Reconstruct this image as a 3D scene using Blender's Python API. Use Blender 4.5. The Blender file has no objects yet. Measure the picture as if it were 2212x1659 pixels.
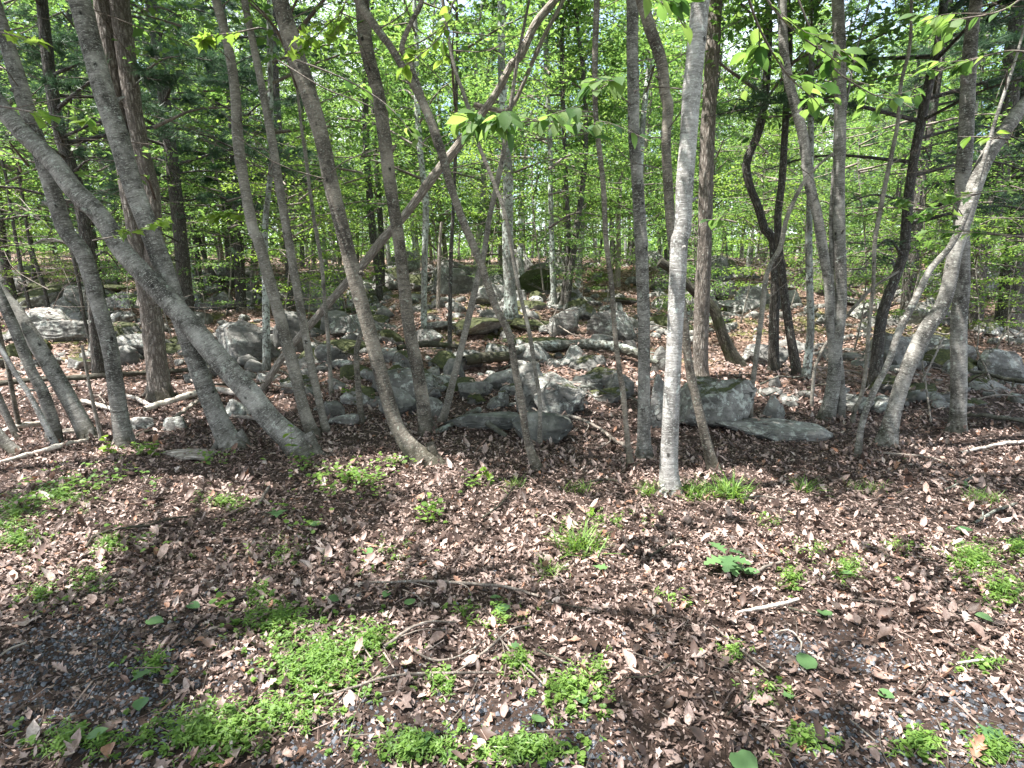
import bpy, math, random
import numpy as np
from math import radians, sin, cos, atan2, sqrt, pi

# ------------------------------------------------------------------ camera, sky, sun, exposure
S = bpy.context.scene
COL = S.collection
F, CU, CV, HZ = 1250.0, 1106.0, 829.5, 600.0        # focal length, centre and horizon in reference pixels (2212 wide)
PITCH = math.atan((CV - HZ) / F)
CAMZ = 1.6
cd = bpy.data.cameras.new('camera')
cd.sensor_width = 36; cd.lens = 36 * F / 2212; cd.clip_start = .05; cd.clip_end = 900
cam = bpy.data.objects.new('camera', cd); COL.objects.link(cam)
cam.location = (0, 0, CAMZ); cam.rotation_euler = (pi / 2 - PITCH, 0, 0)
S.camera = cam
SUN = np.array([-0.36, -0.10, 0.88]); SUN = SUN / np.linalg.norm(SUN)
EL = math.asin(SUN[2]); AZ = atan2(SUN[0], SUN[1])
sl = bpy.data.lights.new('sun', 'SUN'); sl.energy = 5.0; sl.angle = radians(.5); sl.color = (1, .97, .93)
so = bpy.data.objects.new('sun', sl); COL.objects.link(so)
so.rotation_euler = (pi / 2 - EL, 0, pi - AZ); so.location = (0, 0, 30)
W = bpy.data.worlds.new('World'); S.world = W; W.use_nodes = True
wn = W.node_tree; wn.nodes.clear()
wo = wn.nodes.new('ShaderNodeOutputWorld'); wb = wn.nodes.new('ShaderNodeBackground')
sk = wn.nodes.new('ShaderNodeTexSky'); sk.sky_type = 'NISHITA'; sk.sun_disc = False
sk.sun_elevation = EL; sk.sun_rotation = AZ; sk.air_density = 1.0; sk.dust_density = 1.5; sk.ozone_density = 1.0
tc = wn.nodes.new('ShaderNodeTexCoord')
cn = wn.nodes.new('ShaderNodeTexNoise'); cn.inputs['Scale'].default_value = 2.6; cn.inputs['Detail'].default_value = 7
cr = wn.nodes.new('ShaderNodeValToRGB'); cr.color_ramp.elements[0].position = .42; cr.color_ramp.elements[1].position = .60
mx = wn.nodes.new('ShaderNodeMix'); mx.data_type = 'RGBA'; mx.inputs['B'].default_value = (5.0, 5.3, 5.7, 1)
L = wn.links.new
L(tc.outputs['Generated'], cn.inputs['Vector']); L(cn.outputs['Fac'], cr.inputs['Fac'])
L(cr.outputs['Color'], mx.inputs['Factor']); L(sk.outputs['Color'], mx.inputs['A'])
L(mx.outputs['Result'], wb.inputs['Color']); wb.inputs['Strength'].default_value = .115
L(wb.outputs['Background'], wo.inputs['Surface'])
S.view_settings.view_transform = 'Standard'; S.view_settings.look = 'None'
S.view_settings.exposure = 2.0; S.view_settings.gamma = 1; S.view_settings.use_curve_mapping = False
S.render.engine = 'CYCLES'
cy = S.cycles
cy.max_bounces = 5; cy.diffuse_bounces = 3; cy.glossy_bounces = 1; cy.transmission_bounces = 3; cy.transparent_max_bounces = 4
cy.caustics_reflective = False; cy.caustics_refractive = False; cy.sample_clamp_indirect = 6

# ------------------------------------------------------------------ noise, terrain, camera helpers
def _h(i, j, k, s):
    n = (i * 374761393 + j * 668265263 + k * 2147483647 + s * 974634777) & 0xFFFFFFFF
    n = ((n ^ (n >> 13)) * 1274126177) & 0xFFFFFFFF
    n = ((n ^ (n >> 16)) * 2246822519) & 0xFFFFFFFF
    return ((n ^ (n >> 15)) & 0xFFFFFF) / float(0xFFFFFF)
def vn(x, y, z, s=0):
    x, y, z = np.broadcast_arrays(np.asarray(x, float), np.asarray(y, float), np.asarray(z, float))
    i, j, k = np.floor(x).astype(np.int64), np.floor(y).astype(np.int64), np.floor(z).astype(np.int64)
    fx, fy, fz = x - i, y - j, z - k
    fx, fy, fz = fx*fx*(3-2*fx), fy*fy*(3-2*fy), fz*fz*(3-2*fz)
    r = 0
    for a in (0, 1):
        for b in (0, 1):
            for c in (0, 1):
                r = r + _h(i+a, j+b, k+c, s) * (fx if a else 1-fx) * (fy if b else 1-fy) * (fz if c else 1-fz)
    return r * 2 - 1
def sst(a, b, x):
    t = np.clip((x - a) / (b - a), 0, 1); return t * t * (3 - 2 * t)
def H(x, y):
    x = np.asarray(x, float); y = np.asarray(y, float)
    z = np.where(y > 6.5, .10 * (np.minimum(y, 28) - 6.5) + .04 * np.maximum(y - 28, 0) - .35 * (1 - np.exp(-(np.maximum(y, 6.5) - 6.5) / 3.5)) * .6, 0)
    z = z + .0012 * np.clip(np.abs(x) - 12, 0, 60) ** 2 * .3
    m = sst(6, 12, y)
    z = z + m * (.20 * vn(x / 1.7, y / 1.7, 0, 3) + .10 * vn(x / .6, y / .6, 0, 4)) + sst(9, 20, y) * .34 * vn(x / 5, y / 5, 0, 5)
    z = z + .035 * vn(x / 1.1, y / 1.1, 0, 6) + .012 * vn(x / .25, y / .25, 0, 7)
    return z
FW = np.array([0, cos(PITCH), -sin(PITCH)]); UP = np.array([0, sin(PITCH), cos(PITCH)]); RT = np.array([1., 0, 0])
CAM = np.array([0, 0, CAMZ])
def ray(u, v): return RT * ((u - CU) / F) + UP * ((CV - v) / F) + FW
def at(u, v, Y):
    d = ray(u, v); return CAM + d * (Y / d[1])
_t = np.concatenate([np.arange(.8, 12, .02), np.arange(12, 90, .1)])
def gp(u, v):
    d = ray(u, v); P = CAM + _t[:, None] * d
    below = P[:, 2] < H(P[:, 0], P[:, 1])
    k = int(np.argmax(below)) if below.any() else len(_t) - 1
    p = P[k].copy(); p[2] = float(H(p[0], p[1])); return p
def proj(P):
    P = np.atleast_2d(P) - CAM; z = P @ FW; z = np.where(np.abs(z) < 1e-6, 1e-6, z)
    return CU + F * (P @ RT) / z, CV - F * (P @ UP) / z, z
def depth(p): return float((np.asarray(p) - CAM) @ FW)

# ------------------------------------------------------------------ mesh buffer
class Buf:
    def __init__(s): s.V = []; s.A = []; s.R = []; s.Fs = []; s.n = 0
    def add(s, V, Fa, bark=None, rnd=None, mat=0, smooth=True):
        V = np.asarray(V, float); n = len(V)
        s.V.append(V); s.A.append(np.zeros((n, 3)) if bark is None else bark)
        s.R.append(np.zeros(n) if rnd is None else np.broadcast_to(rnd, (n,)))
        s.Fs.append((np.asarray(Fa, np.int64) + s.n, mat, smooth)); s.n += n
    def mesh(s, name, mats):
        me = bpy.data.meshes.new(name)
        V = np.concatenate(s.V).astype(np.float32); me.vertices.add(len(V)); me.vertices.foreach_set('co', V.ravel())
        lt = np.concatenate([np.full(len(f), f.shape[1]) for f, m, q in s.Fs]).astype(np.int32)
        li = np.concatenate([f.ravel() for f, m, q in s.Fs]).astype(np.int32)
        mi = np.concatenate([np.full(len(f), m) for f, m, q in s.Fs]).astype(np.int32)
        sm = np.concatenate([np.full(len(f), q) for f, m, q in s.Fs])
        me.loops.add(len(li)); me.loops.foreach_set('vertex_index', li)
        me.polygons.add(len(lt)); me.polygons.foreach_set('loop_start', (np.cumsum(lt) - lt).astype(np.int32))
        for m in (mats if isinstance(mats, (list, tuple)) else [mats]): me.materials.append(m)
        me.polygons.foreach_set('material_index', mi); me.polygons.foreach_set('use_smooth', sm)
        A = np.concatenate(s.A)
        if np.any(A): me.attributes.new('bark', 'FLOAT_VECTOR', 'POINT').data.foreach_set('vector', A.astype(np.float32).ravel())
        me.attributes.new('rnd', 'FLOAT', 'POINT').data.foreach_set('value', np.concatenate(s.R).astype(np.float32))
        me.update(calc_edges=True); return me
    def build(s, name, mats, parent=None, loc=None):
        """loc: world position that becomes the object's origin"""
        if loc is not None: s.V = [v - np.asarray(loc) for v in s.V]
        return link(name, s.mesh(name, mats), parent, loc)
def link(name, me, parent=None, loc=None):
    o = bpy.data.objects.new(name, me); COL.objects.link(o)
    if parent is not None: o.parent = parent
    if loc is not None:
        p = np.asarray(loc, float)
        if parent is not None: p = p - np.array(world_loc(parent))
        o.location = p
    return o
def world_loc(o):
    p = np.array(o.location)
    while o.parent is not None: o = o.parent; p = p + np.array(o.location)
    return p
def thing(name, label, cat, loc, group=None):
    o = bpy.data.objects.new(name, None); COL.objects.link(o); o.location = [float(v) for v in loc]; o.empty_display_size = .2
    return tag(o, label, cat, group)
def tag(o, label, cat, group=None, kind=None):
    if label: o['label'] = label
    if cat: o['category'] = cat
    if group: o['group'] = group
    if kind: o['kind'] = kind
    return o

def catmull(P, n):
    P = np.asarray(P, float)
    if len(P) == 2: t = np.linspace(0, 1, n)[:, None]; return P[0] * (1 - t) + P[1] * t
    Q = np.vstack([2 * P[0] - P[1], P, 2 * P[-1] - P[-2]])
    seg = np.linalg.norm(np.diff(P[:, :3], axis=0), axis=1); c = np.concatenate([[0], np.cumsum(seg)])
    s = np.linspace(0, c[-1], n); k = np.clip(np.searchsorted(c, s, side='right') - 1, 0, len(P) - 2)
    t = ((s - c[k]) / np.maximum(seg[k], 1e-9))[:, None]
    a, b, d, e = Q[k], Q[k+1], Q[k+2], Q[k+3]
    return .5 * (2*b + (d-a)*t + (2*a - 5*b + 4*d - e)*t*t + (3*b - a - 3*d + e)*t**3)
def tube(buf, P, R, ns=12, mat=0, rough=0, furrow=0, knots=0, rng=None, seed=0, cap=True, s0=0.):
    P = np.asarray(P, float); R = np.asarray(R, float); n = len(P)
    T = np.gradient(P, axis=0); T /= np.linalg.norm(T, axis=1)[:, None] + 1e-12
    a = np.array([0, -1., 0]) if abs(T[0][1]) < .9 else np.array([1., 0, 0])
    N = np.zeros((n, 3)); v = a - T[0] * (a @ T[0]); v /= np.linalg.norm(v)
    for i in range(n):
        v = v - T[i] * (v @ T[i]); v /= np.linalg.norm(v); N[i] = v
    B = np.cross(T, N)
    s = s0 + np.concatenate([[0], np.cumsum(np.linalg.norm(np.diff(P, axis=0), axis=1))])
    th = np.linspace(0, 2*pi, ns, endpoint=False)
    C, Sn = np.cos(th)[None], np.sin(th)[None]
    Rr = R[:, None] * np.ones((1, ns))
    if rough:
        Rr = Rr * (1 + rough * vn(C * 1.3, Sn * 1.3, s[:, None] * 4.0, seed) + rough * .6 * vn(C * 3, Sn * 3, s[:, None] * 14, seed + 1))
    if furrow:
        w = C * R[:, None] * 45, Sn * R[:, None] * 45, s[:, None] * 7
        Rr = Rr - furrow * np.clip(vn(*w, seed + 2), 0, 1) + furrow * .5 * vn(w[0]*2.1, w[1]*2.1, w[2]*2.3, seed + 5)
    if knots and rng is not None:
        for _ in range(knots):
            sk_, tk, rk = rng.uniform(s[0] + .2, s[-1]), rng.uniform(0, 2*pi), rng.uniform(.018, .035)
            dth = (th[None] - tk + pi) % (2*pi) - pi
            d2 = ((s[:, None] - sk_) / (rk * .9))**2 + (dth * R[:, None] / (rk * 1.3))**2
            Rr = Rr + .35 * rk * (np.exp(-d2 * .5) - 1.3 * np.exp(-d2 * 2.6))
    V = P[:, None] + N[:, None] * (Rr * C)[..., None] + B[:, None] * (Rr * Sn)[..., None]
    bark = np.stack([Rr * C, Rr * Sn, s[:, None] + 0 * C + seed * 3.17], -1)
    i, j = np.meshgrid(np.arange(n - 1), np.arange(ns), indexing='ij'); j2 = (j + 1) % ns
    Fa = np.stack([i*ns + j, i*ns + j2, (i+1)*ns + j2, (i+1)*ns + j], -1).reshape(-1, 4)
    buf.add(V.reshape(-1, 3), Fa, bark.reshape(-1, 3), .5, mat)
    if cap:
        c = np.vstack([V[-1], P[-1][None] + T[-1] * R[-1] * .35]); k = np.arange(ns)
        buf.add(c, np.stack([k, (k+1) % ns, np.full(ns, ns)], 1), np.vstack([bark[-1], bark[-1][:1] * 0 + [0, 0, s[-1]]]), .5, mat)

# leaf templates: x along the leaf, y across, z up
OUT = {'ovate': [(0, .0), (.08, .13), (.28, .29), (.52, .30), (.78, .16), (1, 0)],
       'beech': [(0, .0), (.12, .17), (.22, .23), (.34, .29), (.47, .31), (.6, .28), (.75, .2), (.88, .09), (1, 0)],
       'oak': [(0, .02), (.14, .07), (.24, .23), (.34, .09), (.5, .33), (.58, .12), (.72, .27), (.8, .1), (.9, .13), (1, 0)],
       'maple': [(0, .02), (-.04, .26), (.14, .2), (.3, .56), (.44, .22), (.6, .30), (.7, .12), (1, 0)],
       'oakl': [(0, .03), (.25, .22), (.36, .09), (.55, .32), (.7, .1), (1, 0)], 'ovl': [(0, 0), (.3, .28), (.65, .25), (1, 0)],
       'strip': [(0, .02), (.3, .12), (.7, .12), (1, 0)], 'blade': [(0, .022), (.4, .022), (.8, .014), (1, 0)],
       'lance': [(0, .0), (.3, .13), (.6, .12), (1, 0)], 'round': [(-.05, .0), (-.1, .22), (.1, .42), (.4, .46), (.7, .3), (.95, 0)]}
def leaf_t(kind, fold=.25, curl=.2, cup=0., wav=0., seed=0):
    o = OUT[kind]; V = []; Fq = []; n = len(o)
    for i, (x, y) in enumerate(o):
        z = curl * x * x + wav * vn(x * 3, 1.3, 0, seed)
        e1, e2 = wav * vn(x * 4, 5.3, 1, seed), wav * vn(x * 4, 9.3, 1, seed)
        V += [(max(x, 0), 0, z), (x, y, z + fold * y + cup * y * y + e1), (x, -y, z + fold * y + cup * y * y + e2)]
    for i in range(n - 1):
        a, b = 3 * i, 3 * i + 3
        Fq += [(a, b, b + 1, a + 1), (a, a + 2, b + 2, b)]
    V = np.array(V); V[:, 0] -= 0; return V, np.array(Fq)
def quad_t(w=.55, fold=.2): return np.array([(0, 0, 0), (.45, w / 2, fold * w), (1, 0, -.05), (.5, -w / 2, fold * w)]), np.array([(0, 3, 2, 1)])
def rotm(yaw, pit, rol):
    cy_, sy, cp, sp, c, s = np.cos(yaw), np.sin(yaw), np.cos(pit), np.sin(pit), np.cos(rol), np.sin(rol)
    R = np.empty((len(yaw), 3, 3))
    R[:, 0, 0] = cy_*cp; R[:, 0, 1] = cy_*sp*s - sy*c; R[:, 0, 2] = cy_*sp*c + sy*s
    R[:, 1, 0] = sy*cp; R[:, 1, 1] = sy*sp*s + cy_*c; R[:, 1, 2] = sy*sp*c - cy_*s
    R[:, 2, 0] = -sp; R[:, 2, 1] = cp*s; R[:, 2, 2] = cp*c
    return R
def scatter(buf, T, pos, yaw, pit, rol, size, rnd, mat=0):
    V, Fa = T; n = len(pos)
    if n == 0: return
    R = rotm(yaw, pit, rol)
    W_ = np.einsum('nij,vj->nvi', R, V) * np.asarray(size)[:, None, None] + pos[:, None]
    Fb = (Fa[None] + (np.arange(n) * len(V))[:, None, None]).reshape(-1, Fa.shape[1])
    buf.add(W_.reshape(-1, 3), Fb, None, np.repeat(rnd, len(V)), mat)

# ------------------------------------------------------------------ materials
class N:
    def __init__(s, name):
        s.m = bpy.data.materials.new(name); s.m.use_nodes = True; s.t = s.m.node_tree; s.t.nodes.clear()
        s.out = s.n('OutputMaterial')
    def n(s, t, **k):
        x = s.t.nodes.new('ShaderNode' + t)
        for a, b in k.items(): setattr(x, a, b)
        return x
    def l(s, a, b): s.t.links.new(a, b)
    def attr(s, name, typ='GEOMETRY'): return s.n('Attribute', attribute_name=name, attribute_type=typ)
    def scale(s, vec, sc):
        v = s.n('VectorMath', operation='MULTIPLY'); s.l(vec, v.inputs[0]); v.inputs[1].default_value = sc; return v.outputs[0]
    def noise(s, vec, sc=1, det=4, rough=.6, dist=0):
        x = s.n('TexNoise'); s.l(vec, x.inputs['Vector']); x.inputs['Scale'].default_value = sc; x.inputs['Detail'].default_value = det
        x.inputs['Roughness'].default_value = rough; x.inputs['Distortion'].default_value = dist; return x.outputs['Fac']
    def ramp(s, fac, stops):
        r = s.n('ValToRGB'); e = r.color_ramp.elements
        while len(e) < len(stops): e.new(.5)
        for q, (p, c) in zip(e, stops):
            q.position = p; q.color = (*c, 1) if isinstance(c, tuple) else (c, c, c, 1)
        s.l(fac, r.inputs['Fac']); return r.outputs['Color']
    def mix(s, f, a, b, mode='MIX'):
        x = s.n('Mix', data_type='RGBA', blend_type=mode)
        for v, k in ((f, 'Factor'), (a, 'A'), (b, 'B')):
            if isinstance(v, (int, float)): x.inputs[k].default_value = v
            elif isinstance(v, tuple): x.inputs[k].default_value = (*v, 1)
            else: s.l(v, x.inputs[k])
        return x.outputs['Result']
    def math(s, op, a, b=0.):
        x = s.n('Math', operation=op)
        for i, v in enumerate((a, b)):
            if isinstance(v, (int, float)): x.inputs[i].default_value = v
            else: s.l(v, x.inputs[i])
        return x.outputs[0]
    def bump(s, h, st=.5, d=.01, nrm=None):
        b = s.n('Bump'); b.inputs['Strength'].default_value = st; b.inputs['Distance'].default_value = d; s.l(h, b.inputs['Height'])
        if nrm is not None: s.l(nrm, b.inputs['Normal'])
        return b.outputs[0]
    def pr(s, col, rough=.8, nrm=None, spec=.3):
        p = s.n('BsdfPrincipled')
        if isinstance(col, tuple): p.inputs['Base Color'].default_value = (*col, 1)
        else: s.l(col, p.inputs['Base Color'])
        if isinstance(rough, (int, float)): p.inputs['Roughness'].default_value = rough
        else: s.l(rough, p.inputs['Roughness'])
        p.inputs['Specular IOR Level'].default_value = spec
        if nrm is not None: s.l(nrm, p.inputs['Normal'])
        return p.outputs[0]
    def end(s, sh): s.l(sh, s.out.inputs['Surface']); return s.m

def bark_mat(name, kind, dark, light, lichen, lich=.62, moss=.0, foot=.8):
    q = N(name); a = q.attr('bark').outputs['Vector']
    if kind == 'smooth':
        b1 = q.noise(q.scale(a, (7, 7, 42)), 1, 7, .72, .9); b2 = q.noise(q.scale(a, (5, 5, 3)), 1, 5, .65)
        dash = q.noise(q.scale(a, (34, 34, 150)), 1, 2)
        c = q.ramp(b1, [(.32, dark), (.55, tuple((x + y) / 2 for x, y in zip(dark, light))), (.72, light)])
        c = q.mix(q.ramp(b2, [(.38, .8), (.56, 0.)]), c, tuple(v * .5 for v in dark)); c = q.mix(q.ramp(q.noise(a, 2.1, 5, .7), [(.5, 0.), (.68, .65)]), c, tuple(min(1, v * 1.3) for v in light))
        vo = q.n('TexVoronoi'); q.l(q.scale(a, (7, 7, 5)), vo.inputs['Vector']); vo.inputs['Scale'].default_value = 1; eye = q.ramp(q.math('ADD', vo.outputs['Distance'], q.math('MULTIPLY', q.noise(a, 45, 3), .14)), [(.13, .92), (.21, 0.)])
        c = q.mix(q.ramp(dash, [(.60, 0.), (.68, .6)]), c, tuple(min(1, v * 1.5) for v in light))
        c = q.mix(q.ramp(dash, [(.30, .7), (.38, 0.)]), c, tuple(v * .3 for v in dark)); c = q.mix(eye, c, tuple(v * .15 for v in dark))
        hgt = b1; st, dd = .8, .008
    else:
        w = q.n('TexVoronoi', feature='DISTANCE_TO_EDGE'); q.l(q.scale(a, (34, 34, 8)), w.inputs['Vector']); w.inputs['Scale'].default_value = 1
        b0 = q.noise(q.scale(a, (42, 42, 9)), 1, 5, .7, .5)
        b1 = q.math('ADD', q.math('MULTIPLY', w.outputs['Distance'], .9), q.math('MULTIPLY', b0, .6))
        c = q.ramp(b1, [(.18, tuple(v * .3 for v in dark)), (.42, dark), (.72, light)])
        b2 = q.noise(a, 3, 3); c = q.mix(q.ramp(b2, [(.4, .6), (.6, 0.)]), c, tuple(v * .7 for v in dark))
        hgt = b1; st, dd = .9, .02
    ln = q.noise(a, 17, 6, .7); lb = q.noise(q.scale(a, (2.2, 2.2, 1.3)), 1, 2)
    lf = q.math('MULTIPLY', q.ramp(ln, [(lich - .05, 0.), (lich, 1.)]), q.ramp(lb, [(.42, .15), (.58, .95)]))
    lf = q.math('MULTIPLY', lf, .9); c = q.mix(lf, c, lichen); sp_ = q.noise(a, 70, 3); c = q.mix(q.ramp(sp_, [(.60, 0.), (.66, .55)]), c, lichen)
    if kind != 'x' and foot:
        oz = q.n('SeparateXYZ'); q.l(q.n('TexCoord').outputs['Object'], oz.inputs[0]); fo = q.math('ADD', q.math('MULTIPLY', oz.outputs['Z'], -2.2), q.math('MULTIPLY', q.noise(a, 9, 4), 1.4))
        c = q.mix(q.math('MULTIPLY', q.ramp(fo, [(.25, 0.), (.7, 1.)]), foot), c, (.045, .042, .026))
    if moss:
        g = q.n('NewGeometry').outputs['Position']; gz = q.n('SeparateXYZ'); q.l(a, gz.inputs[0])
        mn = q.noise(g, 4, 4); c = q.mix(q.ramp(mn, [(.5, 0.), (.62, .85)]), c, (.028, .034, .012))
    return q.end(q.pr(c, .85, q.bump(q.math('ADD', hgt, q.math('MULTIPLY', lf, .3)), st, dd), .25))
def leaf_mat(name, cols, tr, tfac=.45, rough=.5, obj=False):
    q = N(name)
    r = q.n('ObjectInfo').outputs['Random'] if obj else q.attr('rnd').outputs['Fac']
    c = q.ramp(r, cols); t = q.ramp(r, tr)
    ge = q.n('NewGeometry').outputs['Position']; nn = q.noise(ge, .35, 2); 
    c = q.mix(q.ramp(nn, [(.35, .35), (.65, 0.)]), c, (.03, .09, .02)); 
    d = q.pr(c, rough, None, .35); x = q.n('BsdfTranslucent'); q.l(t, x.inputs['Color'])
    m = q.n('MixShader'); m.inputs[0].default_value = tfac; q.l(d, m.inputs[1]); q.l(x.outputs[0], m.inputs[2])
    return q.end(m.outputs[0])
def litter_mat(name, obj=False, greyer=0.):
    q = N(name); r = q.n('ObjectInfo').outputs['Random'] if obj else q.attr('rnd').outputs['Fac']
    c = q.ramp(r, [(0, (.035, .026, .022)), (.22, (.09, .062, .051)), (.40, (.21, .15, .128)), (.60, (.38, .285, .25)), (.8, (.49, .365, .315)), (.86, (.30, .14, .075)), (.92, (.46, .36, .315)), (1, (.60, .51, .46))])
    ge = q.n('NewGeometry').outputs['Position']; nn = q.noise(ge, 70, 4)
    c = q.mix(q.ramp(nn, [(.35, .55), (.65, 0.)]), c, (.09, .05, .035))
    d = q.pr(c, .55, q.bump(nn, .3, .004), .4); x = q.n('BsdfTranslucent'); q.l(c, x.inputs['Color'])
    m = q.n('MixShader'); m.inputs[0].default_value = .15; q.l(d, m.inputs[1]); q.l(x.outputs[0], m.inputs[2])
    return q.end(m.outputs[0])

M = {}
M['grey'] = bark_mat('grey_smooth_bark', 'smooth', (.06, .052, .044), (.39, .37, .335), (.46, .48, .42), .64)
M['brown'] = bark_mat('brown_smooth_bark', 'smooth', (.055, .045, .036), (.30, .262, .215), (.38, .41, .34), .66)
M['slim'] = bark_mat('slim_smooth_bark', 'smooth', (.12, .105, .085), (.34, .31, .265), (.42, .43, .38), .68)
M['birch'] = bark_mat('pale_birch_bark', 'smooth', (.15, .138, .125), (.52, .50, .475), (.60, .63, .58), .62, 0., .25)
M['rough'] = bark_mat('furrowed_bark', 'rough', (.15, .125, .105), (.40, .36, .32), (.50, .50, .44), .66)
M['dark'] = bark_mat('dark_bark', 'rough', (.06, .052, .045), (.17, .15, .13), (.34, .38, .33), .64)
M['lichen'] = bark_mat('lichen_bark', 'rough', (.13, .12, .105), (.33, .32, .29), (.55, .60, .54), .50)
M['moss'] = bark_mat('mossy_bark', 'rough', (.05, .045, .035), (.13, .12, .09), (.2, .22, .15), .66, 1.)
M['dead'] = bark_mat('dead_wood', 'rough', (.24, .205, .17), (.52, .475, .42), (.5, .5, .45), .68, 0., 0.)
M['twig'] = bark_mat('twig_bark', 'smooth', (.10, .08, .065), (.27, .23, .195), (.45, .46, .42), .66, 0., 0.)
M['pale_stick'] = bark_mat('bleached_wood', 'smooth', (.40, .34, .28), (.70, .64, .56), (.6, .58, .5), .7, 0., 0.)
LG = [(0, (.03, .07, .028)), (.35, (.055, .115, .036)), (.7, (.09, .16, .045)), (1, (.14, .21, .06))]
LT = [(0, (.10, .21, .05)), (.5, (.2, .35, .07)), (1, (.36, .52, .11))]
M['leaf'] = leaf_mat('green_leaves', LG, LT, .5)
M['leaf_obj'] = leaf_mat('single_green_leaves', LG, LT, .5, .6, True)
M['yleaf'] = leaf_mat('yellow_green_leaves', [(0, (.08, .15, .03)), (1, (.16, .24, .04))], [(0, (.2, .35, .05)), (1, (.36, .5, .08))], .5)
M['yleaf_obj'] = leaf_mat('single_yellow_green_leaves', [(0, (.09, .18, .02)), (1, (.20, .30, .03))], [(0, (.2, .36, .05)), (1, (.40, .56, .09))], .45, .4, True)
M['needle'] = leaf_mat('pine_needles', [(0, (.035, .07, .045)), (1, (.09, .145, .085))], [(0, (.05, .11, .05)), (1, (.09, .17, .08))], .3)
M['herb'] = leaf_mat('herb_leaves', [(0, (.07, .14, .03)), (1, (.20, .31, .06))], [(0, (.15, .3, .04)), (1, (.36, .52, .08))], .35)
M['dullgreen'] = leaf_mat('dull_green_leaves', [(0, (.06, .12, .05)), (1, (.14, .24, .09))], [(0, (.1, .2, .05)), (1, (.2, .32, .1))], .25, .45, True)
M['litter'] = litter_mat('leaf_litter'); M['litter_obj'] = litter_mat('single_dead_leaves', True)

def rock_material():
    q = N('lichen_rock'); ob = q.n('TexCoord').outputs['Object']; ge = q.n('NewGeometry'); po = ge.outputs['Position']
    n1 = q.noise(po, 2.2, 6, .65); n2 = q.noise(po, 14, 6, .7); n3 = q.noise(q.scale(po, (2, 2, 9)), 1, 4, .6, 1.2)
    c = q.ramp(n1, [(.3, (.06, .056, .05)), (.5, (.15, .143, .13)), (.7, (.30, .285, .26))])
    c = q.mix(q.ramp(n3, [(.35, .6), (.5, 0.)]), c, (.07, .07, .062))
    c = q.mix(q.ramp(n2, [(.3, .7), (.48, 0.)]), c, (.06, .06, .055))
    cv = q.n('TexVoronoi', feature='DISTANCE_TO_EDGE'); wv = q.n('VectorMath', operation='ADD'); q.l(po, wv.inputs[0]); nz = q.n('TexNoise'); q.l(po, nz.inputs['Vector']); nz.inputs['Scale'].default_value = 3; q.l(nz.outputs['Color'], wv.inputs[1]); q.l(q.scale(wv.outputs[0], (1.6, 1.6, 4.5)), cv.inputs['Vector']); cv.inputs['Scale'].default_value = 1; crk = q.math('MULTIPLY', q.ramp(cv.outputs['Distance'], [(.0, 1.), (.03, 0.)]), q.ramp(q.noise(po, 1.7, 3), [(.5, 0.), (.62, 1.)]))
    c = q.mix(q.math('MULTIPLY', crk, .85), c, (.025, .025, .022))
    li = q.math('MULTIPLY', q.ramp(q.noise(po, 9, 7, .75), [(.52, 0.), (.58, 1.)]), q.ramp(q.noise(po, 1.1, 2), [(.4, .2), (.6, 1.)]))
    c = q.mix(q.math('MULTIPLY', li, .8), c, (.46, .48, .43))
    sx = q.n('SeparateXYZ'); q.l(ge.outputs['Normal'], sx.inputs[0])
    mo = q.attr('moss', 'OBJECT').outputs['Fac']
    mf = q.math('ADD', q.math('MULTIPLY', sx.outputs['Z'], .35), q.math('MULTIPLY', q.noise(po, 1.6, 9, .78), 1.))
    mf = q.ramp(q.math('ADD', mf, q.math('MULTIPLY', mo, .45)), [(.95, 0.), (1.04, .95)])
    mc = q.ramp(q.noise(po, 30, 3), [(.3, (.022, .026, .010)), (.6, (.055, .062, .018)), (.8, (.12, .12, .035))])
    c = q.mix(mf, c, mc)
    h = q.math('ADD', q.math('ADD', n2, q.math('MULTIPLY', n3, .8)), q.math('MULTIPLY', mf, .5)); h = q.math('SUBTRACT', h, q.math('MULTIPLY', crk, 1.2))
    return q.end(q.pr(c, .85, q.bump(h, .8, .03), .25))
M['rock'] = rock_material()
def slate_material():
    q = N('dark_slab_rock'); po = q.n('NewGeometry').outputs['Position']
    n1 = q.noise(po, 4, 6, .65); n2 = q.noise(q.scale(po, (8, 20, 20)), 1, 5, .7)
    c = q.ramp(n1, [(.36, (.04, .04, .036)), (.5, (.10, .098, .086)), (.64, (.22, .212, .188))]); c = q.mix(q.ramp(n2, [(.35, .5), (.5, 0.)]), c, (.03, .035, .035))
    c = q.mix(q.ramp(q.noise(po, 22, 4), [(.62, 0.), (.68, .7)]), c, (.28, .30, .28))
    return q.end(q.pr(c, .7, q.bump(q.math('ADD', n1, n2), .5, .015), .35))
M['slate'] = slate_material()
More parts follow.
